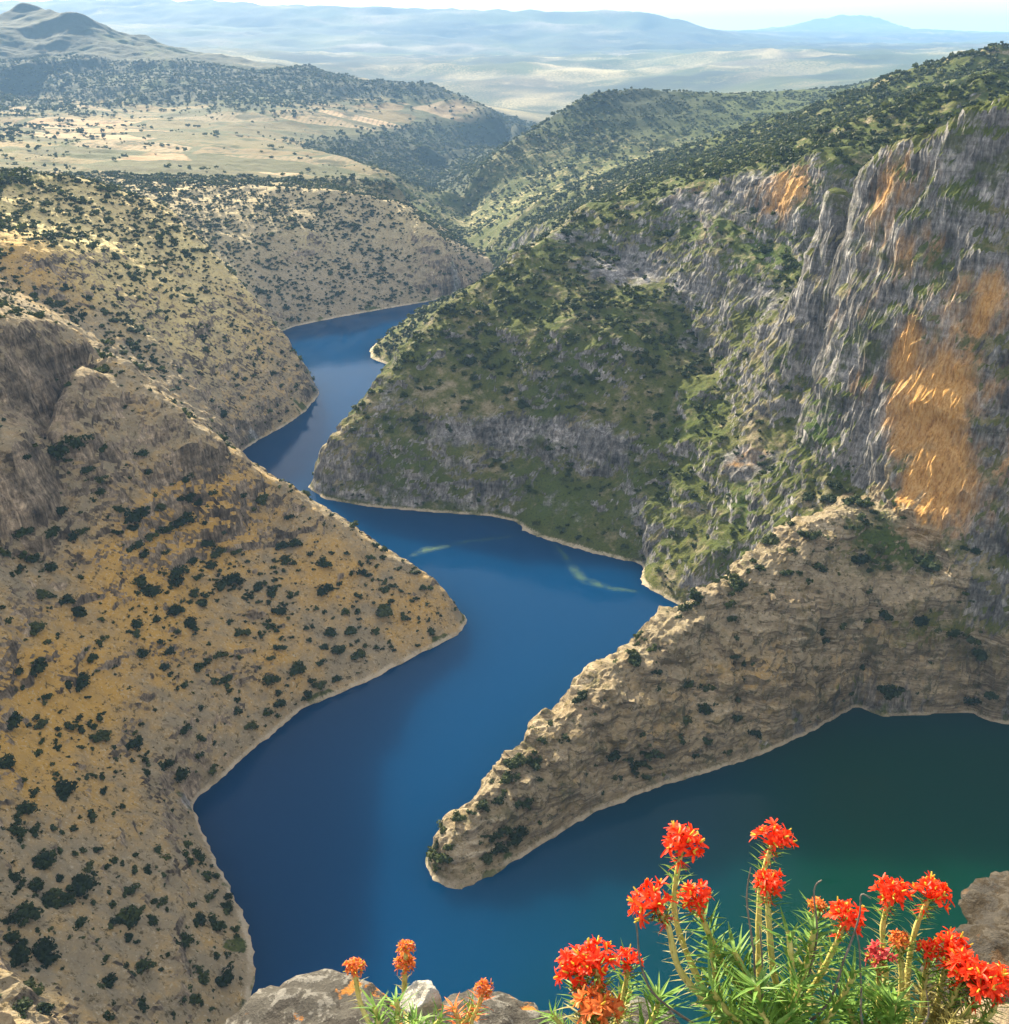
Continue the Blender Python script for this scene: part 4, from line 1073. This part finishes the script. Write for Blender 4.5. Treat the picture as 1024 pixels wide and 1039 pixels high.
t0 = 1.35
R1 = at(755, 1075, 1.36)
spurge('spurge_plant', 'tall red spurge with bare yellow stems and bushy green shoots in the centre', R1, [
    ([(735, 1040, 1.37), (700, 975, 1.37), (684, 920, 1.36), (692, 862, 1.35)], .056, M_red, bare),
    ([(728, 1030, 1.33), (690, 985, 1.32), (678, 940, 1.32), (666, 922, 1.32)], .060, M_red, bare),
    ([(765, 1030, 1.36), (735, 980, 1.37), (716, 940, 1.37), (707, 915, 1.37)], .048, M_red, dict(leaf=[(.3, .98, 70, .040, .0042, M_leaf, 1.1, .15)])),
    ([(772, 1030, 1.35), (770, 970, 1.36), (772, 900, 1.36), (784, 856, 1.36)], .052, M_red, bare),
    ([(790, 1030, 1.32), (784, 980, 1.32), (780, 930, 1.32), (780, 902, 1.32)], .044, M_red, bare),
    ([(800, 1040, 1.34), (826, 1000, 1.34), (845, 965, 1.33), (857, 936, 1.33)], .050, M_red, mid_),
    ([(800, 1030, 1.40), (818, 980, 1.41), (826, 945, 1.41), (829, 922, 1.41)], .026, M_rust, mid_),
    ([(740, 1040, 1.34), (728, 1000, 1.33), (722, 965, 1.33)], 0, None, lush),
    ([(750, 1040, 1.31), (760, 1000, 1.30), (745, 965, 1.30)], 0, None, lush),
    ([(790, 1040, 1.30), (815, 990, 1.30), (826, 945, 1.30)], 0, None, lush),
    ([(800, 1050, 1.27), (806, 1010, 1.27), (800, 945, 1.28)], 0, None, lush),
    ([(770, 1050, 1.26), (742, 1030, 1.25), (722, 1005, 1.25)], 0, None, lush),
    ([(790, 1050, 1.24), (800, 1030, 1.24), (812, 1000, 1.24)], 0, None, lush),
    ([(820, 1050, 1.28), (850, 1020, 1.28), (868, 985, 1.28)], 0, None, lush),
    ([(780, 1050, 1.22), (772, 1025, 1.22), (768, 1000, 1.22)], 0, None, lush),
    ([(760, 1030, 1.30), (766, 980, 1.29), (758, 915, 1.30), (762, 880, 1.30)], 0, None, dead),
    ([(770, 1040, 1.28), (774, 990, 1.28), (771, 940, 1.28)], 0, None, dead),
    ([(800, 1040, 1.30), (828, 960, 1.30), (826, 905, 1.30), (834, 893, 1.30)], 0, None, dead),
    ([(676, 1020, 1.34), (652, 985, 1.34), (646, 940, 1.34), (640, 925, 1.34)], 0, None, dead),
    ([(830, 1030, 1.28), (858, 970, 1.28), (872, 930, 1.28), (874, 908, 1.28), (884, 912, 1.28)], 0, None, dead)], 1)
R2 = at(600, 1078, 1.42)
spurge('spurge_plant', 'low spurge with a dense red and orange flower cluster, left of the tallest one', R2, [
    ([(596, 1050, 1.42), (590, 1015, 1.42), (586, 988, 1.42)], .060, M_red, mid_),
    ([(606, 1050, 1.39), (608, 1010, 1.39), (606, 982, 1.39)], .058, M_red, mid_),
    ([(600, 1060, 1.36), (604, 1045, 1.36), (606, 1030, 1.36)], .062, M_rust, mid_),
    ([(620, 1055, 1.43), (632, 1015, 1.43), (638, 978, 1.43)], .036, M_red, mid_),
    ([(590, 1060, 1.45), (570, 1040, 1.45), (560, 1030, 1.45)], 0, None, dict(leaf=[(.2, 1, 60, .032, .003, M_leaf, 1.1, .1)], r=.003)),
    ([(615, 1060, 1.47), (632, 1030, 1.47), (640, 1005, 1.47)], 0, None, dict(leaf=[(.2, 1, 60, .030, .003, M_leaf, 1.1, .1)], r=.003)),
    ([(640, 1060, 1.43), (664, 1030, 1.43), (668, 1012, 1.43)], 0, None, lush)], 2)
R3 = at(392, 1068, 1.38)
spurge('spurge_plant', 'thin spurge with one bare orange-tipped stalk beside the lichen boulder', R3, [
    ([(376, 1040, 1.40), (365, 1015, 1.42), (360, 985, 1.42)], .030, M_rust, dict(leaf=[(.55, .98, 30, .018, .0018, M_leafold, 1.3, .1)], r=.0034)),
    ([(386, 1050, 1.36), (384, 1035, 1.36), (380, 1022, 1.36)], 0, None, dict(leaf=[(.1, 1, 40, .034, .0035, M_leaf, 1.0, .2)], r=.003)),
    ([(400, 1050, 1.36), (404, 1030, 1.36), (402, 1014, 1.36)], 0, None, dict(leaf=[(.1, 1, 46, .034, .0035, M_leaf, 1.0, .2)], r=.003))], 3)
R4 = at(420, 1072, 1.37)
spurge('spurge_plant', 'small spurge with a narrow orange spike rising behind the white stone', R4, [
    ([(414, 1040, 1.46), (410, 1010, 1.48), (411, 982, 1.48)], .034, M_rust, dict(leaf=[(.5, .98, 30, .018, .0018, M_leafold, 1.3, .1)], r=.0034)),
    ([(412, 1020, 1.475), (411, 988, 1.475), (412, 965, 1.475)], .026, M_rust, dict(r=.003)),
    ([(430, 1055, 1.36), (440, 1042, 1.36), (448, 1034, 1.36)], 0, None, dict(leaf=[(.1, 1, 40, .032, .0035, M_leaf, 1.0, .2)], r=.003)),
    ([(420, 1055, 1.34), (422, 1044, 1.34), (421, 1035, 1.34)], 0, None, dict(leaf=[(.1, 1, 40, .036, .0035, M_leaf, 1.0, .2)], r=.003))], 4)
R5 = at(470, 1070, 1.40)
spurge('spurge_plant', 'small rusty spurge sprig on the low pale rock', R5, [
    ([(478, 1040, 1.40), (486, 1020, 1.40), (490, 1006, 1.40)], .028, M_rust, dict(leaf=[(.3, .98, 40, .022, .0022, M_rust, 1.2, .2)], r=.003)),
    ([(465, 1045, 1.40), (464, 1032, 1.40), (460, 1022, 1.40)], 0, None, dict(leaf=[(.1, 1, 40, .024, .003, M_rust, 1.0, .2)], r=.003)),
    ([(462, 1050, 1.41), (474, 1034, 1.41), (480, 1020, 1.41)], 0, None, dict(leaf=[(.1, 1, 40, .028, .003, M_leaf, 1.0, .2)], r=.003))], 5)
R6 = at(925, 1080, 1.36)
spurge('spurge_plant', 'spreading spurge with many red heads at right, before the brown mossy rock', R6, [
    ([(905, 1030, 1.40), (898, 980, 1.42), (896, 940, 1.42), (903, 912, 1.42)], .050, M_red, bare),
    ([(920, 1030, 1.42), (922, 980, 1.44), (930, 940, 1.44), (943, 912, 1.44)], .056, M_red, bare),
    ([(900, 1040, 1.36), (893, 1005, 1.36), (892, 975, 1.36)], .040, M_pink, mid_),
    ([(935, 1040, 1.38), (938, 1000, 1.38), (942, 968, 1.38)], .036, M_red, mid_),
    ([(945, 1040, 1.38), (955, 1000, 1.38), (964, 965, 1.38)], .046, M_red, mid_),
    ([(945, 1050, 1.34), (965, 1020, 1.34), (976, 988, 1.34)], .056, M_red, mid_),
    ([(950, 1050, 1.32), (980, 1030, 1.32), (996, 1004, 1.32)], .060, M_red, mid_),
    ([(950, 1055, 1.35), (1000, 1035, 1.35), (1016, 1002, 1.35)], .050, M_red, mid_),
    ([(915, 1030, 1.38), (915, 990, 1.38), (913, 958, 1.38)], .030, M_rust, bare),
    ([(890, 1055, 1.32), (890, 1030, 1.32), (893, 1010, 1.32)], 0, None, lush),
    ([(905, 1055, 1.28), (905, 1035, 1.28), (908, 1018, 1.28)], 0, None, lush),
    ([(880, 1060, 1.32), (866, 1035, 1.32), (858, 1015, 1.32)], 0, None, lush),
    ([(925, 1050, 1.34), (935, 1025, 1.34), (938, 1005, 1.34)], 0, None, dict(leaf=[(.2, 1, 50, .034, .003, M_leafold, 1.2, .2)], r=.003)),
    ([(950, 1060, 1.30), (962, 1045, 1.30), (968, 1035, 1.30)], 0, None, dict(leaf=[(.2, 1, 40, .03, .003, M_leafold, 1.2, .2)], r=.003)),
    ([(930, 1050, 1.30), (942, 1030, 1.30), (940, 1005, 1.30)], 0, None, dead),
    ([(880, 1050, 1.28), (874, 1000, 1.28), (872, 960, 1.28), (868, 945, 1.28)], 0, None, dead)], 6)
